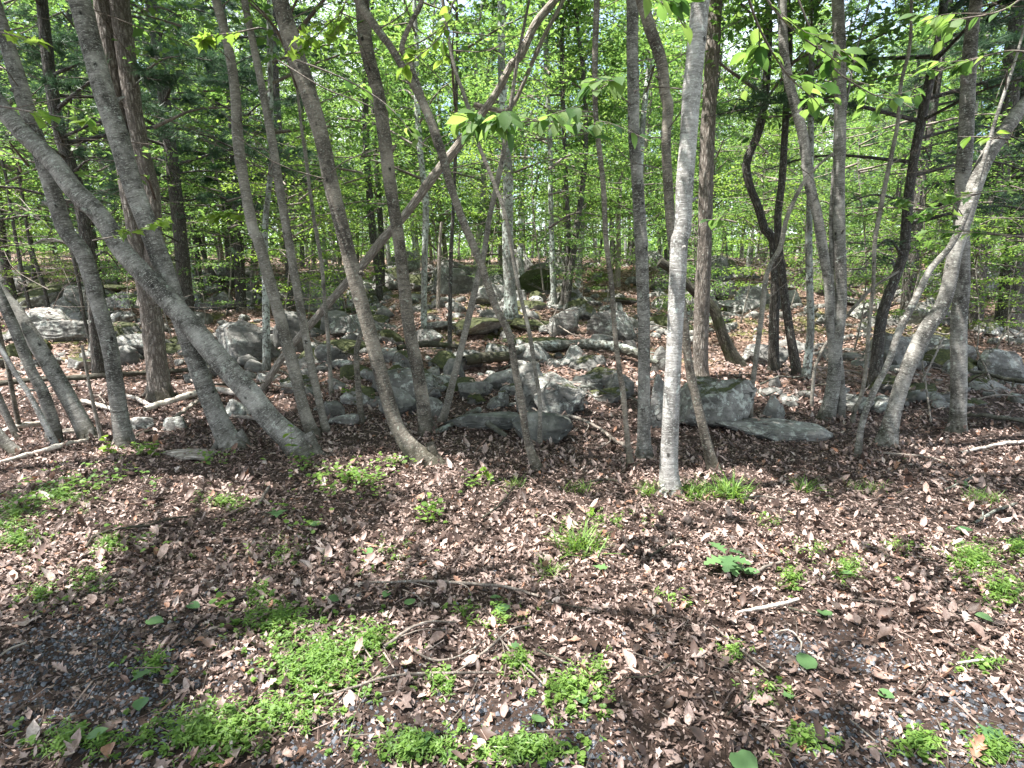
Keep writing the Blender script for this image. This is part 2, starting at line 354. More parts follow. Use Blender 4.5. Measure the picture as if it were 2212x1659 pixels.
def ground_material():
    q = N('forest_floor'); po = q.n('NewGeometry').outputs['Position']
    n1 = q.noise(po, 35, 6, .75); n2 = q.noise(po, 3, 4); n3 = q.noise(po, .8, 4)
    v = q.n('TexVoronoi'); q.l(po, v.inputs['Vector']); v.inputs['Scale'].default_value = 16
    lf = q.ramp(v.outputs['Color'], [(.1, (.05, .03, .022)), (.35, (.13, .08, .055)), (.6, (.26, .165, .125)), (.85, (.36, .25, .20))])
    c = q.mix(q.ramp(n1, [(.35, .85), (.6, .0)]), lf, (.03, .02, .016))
    sp = q.n('SeparateXYZ'); q.l(po, sp.inputs[0])
    near = q.ramp(q.math('DIVIDE', sp.outputs['Y'], 20.), [(.36, 1.), (.45, 0.)])
    c = q.mix(near, c, q.ramp(n1, [(.3, (.018, .013, .011)), (.7, (.07, .045, .035))]))
    far = q.ramp(q.math('DIVIDE', sp.outputs['Y'], 30.), [(.3, 0.), (.36, 1.)])
    mo = q.math('MULTIPLY', q.ramp(n3, [(.52, 0.), (.6, 1.)]), far)
    c = q.mix(q.math('MULTIPLY', mo, q.ramp(n2, [(.35, .4), (.55, .9)])), c, q.ramp(n1, [(.3, (.04, .05, .012)), (.7, (.13, .15, .03))]))
    return q.end(q.pr(c, .9, q.bump(n1, .8, .02), .2))
M['ground'] = ground_material()
def gravel_material():
    q = N('grey_gravel'); r = q.attr('rnd').outputs['Fac']
    c = q.ramp(r, [(0, (.03, .031, .035)), (.5, (.075, .08, .092)), (.9, (.15, .16, .18)), (1, (.30, .30, .30))])
    return q.end(q.pr(c, .75, q.bump(q.noise(q.n('NewGeometry').outputs['Position'], 200, 3), .3, .002), .35))
M['gravel'] = gravel_material()

# ------------------------------------------------------------------ the ground
rs = np.random.RandomState(11)
ys = [-9.]
while ys[-1] < 260:
    y = ys[-1]; d = max(abs(y), 1.)
    ys.append(y + (.5 if y < 0 else .055 if y < 5 else .055 + (y - 5) * .016))
ys = np.array(ys); nx = 260; sx_ = np.linspace(-1, 1, nx)
wx = 9 + 1.35 * np.maximum(ys, 0)
X = wx[:, None] * (.55 * sx_ + .45 * sx_**3)[None]; Y = np.repeat(ys[:, None], nx, 1)
b = Buf(); ny = len(ys)
i, j = np.meshgrid(np.arange(ny - 1), np.arange(nx - 1), indexing='ij')
b.add(np.stack([X, Y, H(X, Y)], -1).reshape(-1, 3), np.stack([i*nx + j, i*nx + j + 1, (i+1)*nx + j + 1, (i+1)*nx + j], -1).reshape(-1, 4))
ground = b.build('ground', M['ground']); ground['kind'] = 'structure'

# ------------------------------------------------------------------ sun gaps in the canopy (points that stand in sunlight)
def spot(u, v, ru, rv, k=20, seed=0):
    rr = np.random.RandomState(seed + int(u)); out = []
    for _ in range(k):
        a = rr.uniform(0, 2*pi); q = sqrt(rr.uniform(0, 1)); p = gp(u + ru * q * cos(a), v + rv * q * sin(a))
        out.append((*p, .25))
    return out
SUNNY = []
for a in [(150, 945, 200, 45), (350, 910, 150, 45), (80, 1010, 120, 25), (600, 840, 80, 40), (1080, 1100, 150, 30), (880, 1020, 130, 18), (1190, 1150, 120, 25), (1600, 1105, 110, 30),
          (1500, 1060, 80, 20), (2110, 985, 120, 25), (2180, 960, 40, 15), (50, 1200, 80, 40), (700, 1430, 80, 60), (1020, 1590, 180, 40), (2150, 1500, 90, 50), (1330, 930, 60, 40), (1700, 1140, 60, 20),
          (940, 1190, 120, 25), (1380, 1230, 60, 20), (1210, 860, 60, 40), (1650, 1290, 60, 30), (1180, 1400, 60, 25), (350, 1070, 150, 25)]:
    SUNNY += spot(*a)
for u, v, Y_ in [(1450, 1000, 4.4), (1453, 900, 4.4), (1456, 820, 4.4), (1460, 740, 4.4), (1466, 660, 4.4), (1470, 600, 4.4), (120, 820, 5.6), (150, 880, 5.6), (80, 750, 5.6), (255, 880, 5.5), (245, 800, 5.5), (225, 700, 5.5), (20, 900, 6)]:
    SUNNY.append((*at(u, v, Y_), .22))
SUNNY = np.array(SUNNY)
def shade_mask(P, keep=.02, rr=rs):
    m = np.ones(len(P), bool)
    for q in SUNNY:
        d = P - q[:3]; t = d @ SUN; r = np.linalg.norm(d - t[:, None] * SUN, axis=1)
        m &= ~((t > 0) & (r < q[3] + .01 * t))
    return m | (rr.uniform(size=len(P)) < keep)

# ------------------------------------------------------------------ foliage on sprays
def sprays(buf, axis, z0, z1, n, L0, L1, per, size, rng, rise=.15, quad=True, lm=0, tm=1, filt=None, layer=1., shape=True, tips=None):
    """leafy branches growing from a trunk; axis(z) gives the trunk's position at height z"""
    T = quad_t() if quad else leaf_t('ovate', .2, -.1)
    for k in range(n):
        f = (k + rng.uniform(0, 1)) / n; z = z0 + (z1 - z0) * f; az = rng.uniform(0, 2*pi)
        Ls = rng.uniform(L0, L1) * ((1.05 - .75 * f ** 1.6) if shape else 1)
        B = axis(z); r = rise + rng.uniform(-.15, .25)
        tip = B + np.array([cos(az) * Ls, sin(az) * Ls, r * Ls])
        mid = (B + tip) / 2 + rng.normal(0, .06 * Ls, 3) + [0, 0, .08 * Ls]
        P = catmull([B, mid, tip], 7); tube(buf, P, np.linspace(.012 + .008 * Ls, .003, 7), 4, tm, cap=False, seed=k)
        m = int(per * rng.uniform(.6, 1.3))
        t = rng.beta(2.2, 1.5, m); lat = rng.normal(0, 1, m) * (.26 * Ls * (1.15 - np.abs(t - .55)))
        kk = np.clip((t * 6).astype(int), 0, 5); fr = t * 6 - kk
        base = P[kk] * (1 - fr)[:, None] + P[kk + 1] * fr[:, None]
        # quantise into clumps so that the crown has gaps
        ncl = max(4, m // 14); cl = rng.randint(0, ncl, m); cof = rng.normal(0, 1, (ncl, 3)) * [.16 * Ls, .16 * Ls, .05 * Ls / layer]
        pos = base + np.stack([-np.sin(az) * lat, np.cos(az) * lat, rng.normal(0, .03 * Ls / layer, m) - .12 * np.abs(lat)], 1) + cof[cl]
        msk = np.ones(m, bool) if filt is None else filt(pos)
        pos = pos[msk]; m = len(pos)
        scatter(buf, T, pos, rng.uniform(0, 2*pi, m), rng.normal(.25, .35, m), rng.normal(0, .45, m), size * rng.uniform(.65, 1.25, m), rng.uniform(0, 1, m) * .7 + .3 * rng.uniform(), lm)

def needles(buf, axis, z0, z1, n, L0, L1, rng, tufts=26, nl=.11, per=12, az0=None, lm=0, tm=1, leafy=.35):
    for k in range(n):
        z = z0 + (z1 - z0) * (k + rng.uniform(0, 1)) / n
        az = rng.uniform(0, 2*pi) if az0 is None else rng.uniform(*az0)
        Ls = rng.uniform(L0, L1); B = axis(z)
        d = np.array([cos(az), sin(az), 0]); P = catmull([B, B + d * Ls * .5 + [0, 0, .10 * Ls], B + d * Ls + [0, 0, -.02 * Ls + rng.uniform(-.1, .1) * Ls]], 9)
        tube(buf, P, np.linspace(.012 + .007 * Ls, .004, 9), 5, tm, cap=False, seed=k)
        for s_ in range(int(7 + 3 * Ls)):                       # side twigs
            t = rng.uniform(.15, 1); q = P[min(8, int(t * 8))]; sd = rng.choice([-1, 1]); a2 = az + sd * rng.uniform(.5, 1.2); l2 = rng.uniform(.2, .6) * Ls * .45
            e = q + np.array([cos(a2) * l2, sin(a2) * l2, rng.uniform(-.15, .1) * l2]); tube(buf, catmull([q, (q + e) / 2 + [0, 0, .03], e], 4), np.linspace(.006, .003, 4), 3, tm, cap=False)
            if t < leafy * .8: continue
            m = int(tufts * rng.uniform(.5, 1.2)) // 2 + 1
            c = q + (e - q) * rng.uniform(.2, 1.08, m)[:, None] + rng.normal(0, .02, (m, 3))
            c = np.repeat(c, per, 0); nn = len(c)
            scatter(buf, (np.array([(0, -.028, 0), (1, 0, 0), (0, .028, 0)]), np.array([(0, 1, 2)])), c, a2 + rng.normal(0, .9, nn), rng.normal(-.1, .6, nn), rng.uniform(0, 3, nn), nl * rng.uniform(.7, 1.2, nn), rng.uniform(0, 1, nn), lm)

# ------------------------------------------------------------------ traced trees
NEAR = []                                             # (u at v=600, short name) landmarks for labels
FOREST_U = []
def trunk_path(pts, Y=None, topz=None, tilt=0., base=None, rnd=None):
    u0, v0 = pts[0][:2]
    bp = gp(u0, v0) if Y is None else at(u0, v0, Y)
    Yb = bp[1]; P = []; R = []
    for u, v, w in pts:
        p = at(u, v, Yb)
        if tilt: p = at(u, v, Yb + tilt * max(0, p[2] - bp[2]))
        P.append(p); R.append(w / 2 * depth(p) / F / sqrt(1 + (p[0] / p[1]) ** 2) * .95)
    return bp, np.array(P), np.array(R)
def extend(P, R, topz, rng, straight=.5):
    P = list(P); R = list(R)
    if P[-1][2] < topz:
        d = P[-1] - P[-2] if len(P) > 1 else np.array([0, 0, 1.]); d /= np.linalg.norm(d); d[2] = max(d[2], .4)
        r0 = R[-1]; z0 = P[-1][2]
        while P[-1][2] < topz:
            d = d * (1 - .12) + np.array([rng.normal(0, .05), rng.normal(0, .05), .12 * 1.0]); d /= np.linalg.norm(d)
            P.append(P[-1] + d * .5); f = (P[-1][2] - z0) / max(topz - z0, .5); R.append(r0 * (1 - .78 * min(f, 1)))
    return np.array(P), np.array(R)
def axis_of(P):
    z = P[:, 2]; o = np.argsort(z)
    return lambda q: np.array([np.interp(q, z[o], P[o, 0]), np.interp(q, z[o], P[o, 1]), q])
def make_trunk(parent, name, P, R, mat, loc, near, rng, seed, flare=.3, knots=3):
    n = int(np.clip(np.linalg.norm(np.diff(P, axis=0), axis=1).sum() / (.035 if near else .12), 8, 260))
    Q = catmull(np.column_stack([P, R]), n); P2, R2 = Q[:, :3], Q[:, 3]
    s = np.concatenate([[0], np.cumsum(np.linalg.norm(np.diff(P2, axis=0), axis=1))])
    R2 = R2 * (1 + flare * np.exp(-s / .10))
    P2 = np.vstack([P2[0] - (P2[1] - P2[0]) / (np.linalg.norm(P2[1] - P2[0])) * .22, P2]); R2 = np.concatenate([[R2[0] * 1.15], R2])
    b = Buf(); rough = mat in ('rough', 'dark', 'moss')
    tube(b, P2, R2, (44 if rough else 30) if near else (14 if rough else 10), 0, .035 if near else .06, (.010 if rough and near else 0), knots if near else 0, rng, seed)
    if near and flare > .2:                            # surface roots
        for k in range(rng.randint(1, 4)):
            a = rng.uniform(-.22, .22) * pi + (pi if rng.uniform() < .5 else 0); r0 = R2[1]
            e = P2[1] + np.array([cos(a), sin(a), 0]) * r0 * rng.uniform(1.8, 2.4); e[2] = float(H(e[0], e[1])) - .03
            tube(b, catmull([P2[1] + np.array([cos(a), sin(a), 0]) * r0 * .45 + [0, 0, r0 * 1.1], (P2[1] + e) / 2 + [0, 0, r0 * .12], e], 8), np.linspace(r0 * .30, r0 * .05, 8), 8, 0, .1, 0, 0, rng, seed + k)
    return b.build(name, M[mat], parent, loc)
def side_twigs(t, bp, ax, zlo, zhi, n, rng, l0=.3, l1=1.0, mat=0, r=.006, toward=None):
    for k in range(n):
        b = Buf(); z = rng.uniform(zlo, zhi); B = ax(z); a = rng.uniform(0, 2*pi); l = rng.uniform(l0, l1)
        d = np.array([cos(a), sin(a), rng.uniform(-.1, .6)]); e = B + d * l
        P = catmull([B, B + d * l * .5 + rng.normal(0, .05 * l, 3), e], 6); tube(b, P, np.linspace(r, r * .35, 6), 5, mat, cap=False, seed=k)
        for _ in range(rng.randint(1, 4)):
            q = P[rng.randint(2, 5)]; d2 = d + rng.normal(0, .6, 3); tube(b, catmull([q, q + d2 * l * .2 + [0, 0, .02], q + d2 * l * .42], 4), np.linspace(r * .5, r * .2, 4), 3, mat, cap=False)
        b.build('twig', M['twig'], t, bp)
_ids = [0]
def tree(name, label, pts, mat, cat='tree', Y=None, topz=None, tilt=0., near=True, crown=1, stems=(), knots=3, flare=.3, group=None, twigs=5, short=None, leafn=1., stub=False, crown_mat='leaf'):
    _ids[0] += 1; sd = _ids[0]; rng = np.random.RandomState(100 + sd)
    bp, P, R = trunk_path(pts, Y, tilt=tilt)
    t = thing(name, label, cat, bp, group)
    if short: NEAR.append((np.interp(600, [p[1] for p in pts][::-1], [p[0] for p in pts][::-1]), short))
    if not stub:
        P, R = extend(P, R, topz or (8 + rng.uniform(0, 2)), rng)
    make_trunk(t, 'trunk', P, R, mat, bp, near, rng, sd, flare, knots)
    ax = axis_of(P); parts = [P]
    if near and knots > 2:
        for k in range(rng.randint(2, 5)):
            z_ = bp[2] + rng.uniform(.5, 3.6); B = ax(z_); r_ = np.interp(z_, P[:, 2], R) if P[-1][2] > z_ else R[-1]; a_ = rng.uniform(0, 2*pi); d_ = np.array([cos(a_), sin(a_), rng.uniform(.2, .8)])
            b = Buf(); q_ = r_ * rng.uniform(.18, .32); tube(b, catmull([B + d_ * r_ * .5, B + d_ * r_ * 1.1, B + d_ * r_ * rng.uniform(1.25, 2.0)], 6), np.linspace(q_ * 1.5, q_ * .6, 6), 7, 0, .2, seed=k); b.build('branch_stub', M[mat], t, bp)
    for st in stems:
        _, P2, R2 = trunk_path(st, bp[1], tilt=tilt)
        if not stub: P2, R2 = extend(P2, R2, P2[-1][2] + 3.5, rng)
        make_trunk(t, 'stem', P2, R2, mat, bp, near, rng, sd + 50, .0, 1); parts.append(P2)
    if twigs:
        zt = min(P[-1][2], 4.5 if near else 7); side_twigs(t, bp, ax, bp[2] + .45 * (zt - bp[2]), zt, twigs, rng, .2, .9)
    if crown and not stub:
        b = Buf(); lowest = max(2.2, CAMZ + .50 * bp[1] * .9 if near else 0)
        for Pk in parts:
            a2 = axis_of(Pk)
            def flt(q):
                u, v, z = proj(q); vis = (v > -25) & (z > 0)
                return (~vis if near else np.ones(len(q), bool)) & shade_mask(q, .04, rng)
            z1 = Pk[-1][2]; z0 = max(lowest, z1 - 4.5) if near else max(bp[2] + 2.5, z1 * .35)
            sprays(b, a2, z0, z1 + .3, int(18 * crown), 1.0, 2.6, int(230 * leafn), .085 if near else .11, rng, filt=flt)
        if b.V: b.build('crown', [M[crown_mat], M['twig']], t, bp)
    return t, ax

T_ = [
 dict(n='birch_tree', l='thick grey trunk leaning hard left, crossing over two others before its base', m='grey', s='the hard-leaning grey trunk',
  p=[(650,979,72),(636,956,60),(586,909,55),(533,843,55),(467,769,55),(400,689,53),(333,616,52),(267,545,50),(217,467,50),(160,410,52),(117,353,50),(50,287,50),(-20,205,50),(-120,80,48)], k=7),
 dict(n='birch_tree', l='banded grey trunk left of the mossy thick one, sunlit pale at its foot', m='grey',
  p=[(272,965,47),(262,916,43),(252,849,40),(237,749,40),(210,649,40),(180,550,42),(143,500,42),(120,433,42),(88,330,42),(57,233,40),(38,167,42),(17,100,38),(-15,0,36)], k=5),
 dict(n='birch_tree', l='tall thick grey-brown trunk whose dark split foot stands beside the hard-leaning trunk', m='grey', s='the tall thick grey-brown trunk',
  p=[(502,968,60),(492,949,52),(462,883,47),(435,816,45),(400,716,44),(365,610,46),(330,516,48),(325,500,48),(287,400,48),(257,300,50),(225,200,52),(198,100,52),(172,0,55),(150,-70,55)], k=6),
 dict(n='oak_tree', l='rough furrowed trunk with a second silvery stem, standing among the left rocks', m='rough', s='the rough furrowed oak',
  p=[(348,862,64),(345,840,56),(338,783,52),(327,683,52),(312,600,44),(292,500,40),(275,400,40),(262,300,42),(250,200,44),(238,100,46),(222,0,48)], k=2,
  st=[[(318,625,36),(332,520,36),(330,420,36),(317,367,38),(300,300,40),(283,200,44),(270,100,46),(258,0,48)]], f=.25),
 dict(n='young_tree', l='smooth slender tan trunk, left one of a leaning pair meeting near their feet', m='slim', s='the left slender tan trunk',
  p=[(678,948,34),(673,933,30),(656,883,27),(640,816,28),(613,716,28),(585,616,27),(557,516,27),(548,500,26),(528,400,25),(514,300,26),(508,200,24),(493,100,22),(467,0,21),(450,-60,20)], k=6),
 dict(n='young_tree', l='smooth slender tan trunk, right and thinner one of a leaning pair', m='slim', s='the right slender tan trunk',
  p=[(708,944,22),(701,916,18),(678,816,18),(658,716,19),(640,616,20),(623,516,20),(603,400,20),(587,300,20),(568,200,18),(548,100,17),(528,0,17)], k=4),
 dict(n='birch_tree', l='thick grey-brown trunk bending to a dark foot beside the bright violet patch', m='brown', s='the thick trunk by the violet patch',
  p=[(915,998,56),(886,966,42),(855,916,34),(825,816,33),(798,716,33),(770,616,34),(745,516,34),(716,400,36),(695,300,36),(666,200,40),(633,100,42),(605,0,38),(590,-60,38)], k=6),
 dict(n='birch_tree', l='straight grey-brown trunk with ring scars, rising beside two pale boulders', m='brown', s='the ring-scarred grey trunk',
  p=[(922,935,38),(920,916,33),(905,816,30),(885,716,29),(873,616,28),(861,516,28),(843,400,29),(831,300,31),(816,200,30),(791,100,32),(782,0,32)], k=7),
 dict(n='young_tree', l='thin dark trunk leaning left with a forking limb, foot in open leaf litter', m='brown', s='the thin forked leaning trunk',
  p=[(1161,1018,24),(1139,949,18),(1126,866,17),(1113,799,16),(1100,723,17),(1070,660,17),(1043,583,17),(1023,533,18),(1000,477,18),(973,400,18),(953,327,20),(930,260,20),(903,200,20),(873,150,18),(843,100,17),(806,50,18),(770,-5,20)], k=4,
  st=[[(926,255,14),(905,190,14),(886,140,12),(868,105,12),(885,55,11),(905,17,11),(912,-10,11)]]),
 dict(n='young_tree', l='thin trunk leaning right behind the forked one, its foot beside the pale boulders', m='slim',
  p=[(953,917,20),(964,880,17),(976,833,16),(993,766,15),(1013,683,15),(1030,609,14),(1045,549,13),(1058,467,12),(1073,400,12),(1088,327,11),(1100,250,10)], k=3, top=5),
 dict(n='sapling', l='thinnest pale wavy trunk just left of the round centre boulder', m='slim', cat='sapling',
  p=[(1166,968,11),(1166,866,9),(1156,799,9),(1143,716,9),(1123,633,9),(1106,543,9),(1093,467,9),(1073,410,9),(1056,367,9),(1036,317,9),(1023,267,9),(1003,207,9),(983,150,8),(966,67,8),(956,0,8)], k=1),
 dict(n='young_tree', l='thin upright dark trunk carrying the low leafy branch in the middle', m='brown', s='the thin upright dark trunk',
  p=[(1364,1014,20),(1359,983,14),(1352,916,12),(1346,849,13),(1338,799,12),(1328,716,11),(1321,616,12),(1309,516,12),(1303,400,12),(1292,300,12),(1286,233,12),(1285,133,13),(1289,17,14),(1289,-40,14)], k=3),
 dict(n='birch_tree', l='straight grey trunk standing close left of the white birch', m='grey', s='the straight grey trunk by the birch',
  p=[(1392,990,36),(1391,950,31),(1391,916,30),(1391,816,28),(1391,716,28),(1388,616,29),(1384,516,29),(1378,400,27),(1370,300,26),(1368,200,27),(1366,100,27),(1366,0,27)], k=5),
 dict(n='white_birch', l='white peeling birch with dark eye marks, its foot in a grass tuft', m='birch', s='the white birch',
  p=[(1448,1064,47),(1445,1016,42),(1448,916,39),(1453,816,37),(1458,716,37),(1463,616,39),(1468,516,41),(1474,500,40),(1479,400,40),(1487,300,40),(1494,200,43),(1504,100,43),(1513,0,42),(1518,-50,42)], k=9),
 dict(n='birch_tree', l='dark stem crossing behind the white birch, foot curving out to its right', m='brown',
  p=[(1544,1022,30),(1533,983,25),(1520,930,23),(1505,866,21),(1493,816,20),(1485,766,19),(1479,703,18),(1468,620,20),(1452,516,22),(1443,400,22),(1439,300,22),(1443,233,26),(1436,200,25),(1429,133,26),(1406,67,27),(1386,0,27)], k=5),
 dict(n='oak_tree', l='tall furrowed grey trunk right behind the white birch, foot on the rocks', m='rough', s='the furrowed trunk behind the birch',
  p=[(1513,820,38),(1513,799,35),(1514,716,35),(1518,616,35),(1522,516,33),(1525,400,33),(1528,300,34),(1534,200,34),(1540,100,33),(1545,0,33)], k=2),
 dict(n='birch_tree', l='twin grey birch with two stems joined low, upright on the right', m='grey', s='the twin-stemmed birch',
  p=[(1784,906,38),(1790,883,35),(1800,830,33),(1806,749,30),(1815,683,27),(1817,616,27),(1813,516,29),(1812,400,28),(1814,300,29),(1815,200,28),(1813,100,30),(1810,0,28)], k=6,
  st=[[(1816,905,22),(1817,860,22),(1812,783,20),(1806,740,14)],[(1798,760,20),(1792,683,20),(1789,616,20),(1779,549,24),(1766,467,24),(1749,400,25),(1736,300,24),(1719,233,23),(1696,133,22),(1690,0,20)]]),
 dict(n='sapling', l='thin grey sapling with kinked foot between the twin birch and the right-leaning trunk', m='slim', cat='sapling',
  p=[(1841,918,12),(1846,889,10),(1862,849,10),(1872,783,9),(1876,716,9),(1886,616,9),(1889,530,10),(1896,483,11),(1912,400,11),(1926,333,11),(1939,267,9),(1946,183,9),(1965,100,8),(1969,0,7)], k=2),
 dict(n='young_tree', l='thin grey trunk leaning right, foot nearest the camera on the right side', m='grey',
  p=[(1852,988,16),(1862,916,15),(1886,849,16),(1919,783,16),(1942,716,18),(1976,649,18),(2009,583,17),(2052,533,16),(2085,470,14),(2110,400,12)], k=2, top=4.2),
 dict(n='birch_tree', l='thick grey trunk leaning far right and out of the frame', m='grey', s='the thick right-leaning trunk',
  p=[(1913,962,48),(1932,883,38),(1959,799,38),(1999,716,40),(2032,666,38),(2049,616,36),(2062,549,36),(2076,500,38),(2106,400,40),(2136,333,38),(2192,253,38),(2240,195,38)], k=5),
 dict(n='birch_tree', l='straight smooth grey trunk with two dark holes, crossed by the right-leaning trunk', m='grey', s='the holed straight trunk',
  p=[(2066,933,44),(2069,900,40),(2071,849,40),(2071,783,40),(2072,683,40),(2080,599,36),(2076,467,36),(2079,400,36),(2086,300,38),(2089,233,36),(2092,167,36),(2099,67,32),(2109,0,30)], k=7),
 dict(n='sapling', l='curved bare sapling bending right beside the dark rocks', m='slim', cat='sapling',
  p=[(1618,915,15),(1623,850,13),(1631,790,12),(1643,700,12),(1653,610,12),(1665,570,11),(1686,533,12),(1700,470,11),(1732,400,9),(1765,360,7),(1800,330,5)], k=2, stub=True),
 dict(n='sapling', l='thin bare whip arching right past the twin birch', m='slim', cat='sapling',
  p=[(1752,902,9),(1756,833,8),(1762,790,8),(1782,746,8),(1796,730,8),(1829,683,8),(1866,640,9),(1892,616,8),(1942,586,6)], k=0, stub=True, Y=6.9),
 dict(n='birch_tree', l='thick sunlit pale trunk leaning left at the left edge', m='grey', s='the sunlit left-edge trunk',
  p=[(195,950,46),(160,883,42),(123,816,42),(83,749,42),(40,683,40),(0,633,40),(-60,555,40)], k=4),
 dict(n='birch_tree', l='sunlit leaning trunk directly behind the thick one at the left edge', m='grey',
  p=[(117,957,38),(113,916,36),(93,849,30),(67,799,28),(27,700,28),(-20,600,28)], k=2),
 dict(n='young_tree', l='thin sunlit trunk crossing in front of the left-edge pair', m='birch',
  p=[(125,968,16),(97,916,16),(67,859,14),(33,806,13),(0,749,12),(-40,680,12)], k=1),
 dict(n='young_tree', l='short-seen slanting trunk at the left edge above the fallen logs', m='grey',
  p=[(40,948,16),(23,916,18),(0,866,20),(-30,790,20)], k=1),
 dict(n='young_tree', l='thin upright dim stem behind the left-edge slanting trunks', m='brown',
  p=[(45,940,13),(27,849,12),(17,793,12),(-5,700,12),(-15,600,12)], k=0),
 dict(n='birch_tree', l='lowest leaning trunk cut by the left border', m='grey',
  p=[(36,980,32),(15,960,30),(-10,930,30),(-60,850,30)], k=1),
 dict(n='dead_sapling', l='broken bare pole with a snapped top between two left trunks', m='dead', cat='dead sapling',
  p=[(221,955,11),(200,866,9),(187,799,8),(177,746,8)], k=0, stub=True, c=0, tw=0),
 dict(n='dead_sapling', l='short snapped stem left of the ring-scarred trunk', m='brown', cat='dead sapling',
  p=[(782,915,14),(775,849,14),(770,766,13),(776,735,12),(781,716,11)], k=1, stub=True, c=0, tw=0),
 dict(n='fallen_tree', l='dead trunk propped diagonally up to the right through the middle, forking high', m='dead', cat='fallen tree', s=None,
  p=[(562,848,22),(585,812,20),(613,769,20),(686,683,21),(753,606,22),(783,573,22),(828,516,24),(873,467,22),(920,403,24),(953,360,24),(993,310,24),(1030,260,21),(1073,200,20),(1103,143,20),(1126,117,21),(1156,53,22),(1193,7,21),(1235,-50,20)], k=5, stub=True, c=0, f=.05,
  st=[[(1060,235,13),(1090,240,12),(1113,217,12),(1139,160,12),(1173,83,12),(1213,7,12),(1240,-60,11)]]),
]
for d in T_:
    if d['n'] == 'fallen_tree': d['p'] = [(a, b_, w * .86) for a, b_, w in d['p']]; d['st'] = [[(a, b_, w * .8) for a, b_, w in s_] for s_ in d['st']]
    tree(d['n'], d['l'], d['p'], d['m'], d.get('cat', 'tree'), d.get('Y'), d.get('top'), 0., True, d.get('c', 1), d.get('st', ()), d['k'], d.get('f', .3), None, d.get('tw', 5), d.get('s'), 1., d.get('stub', False))

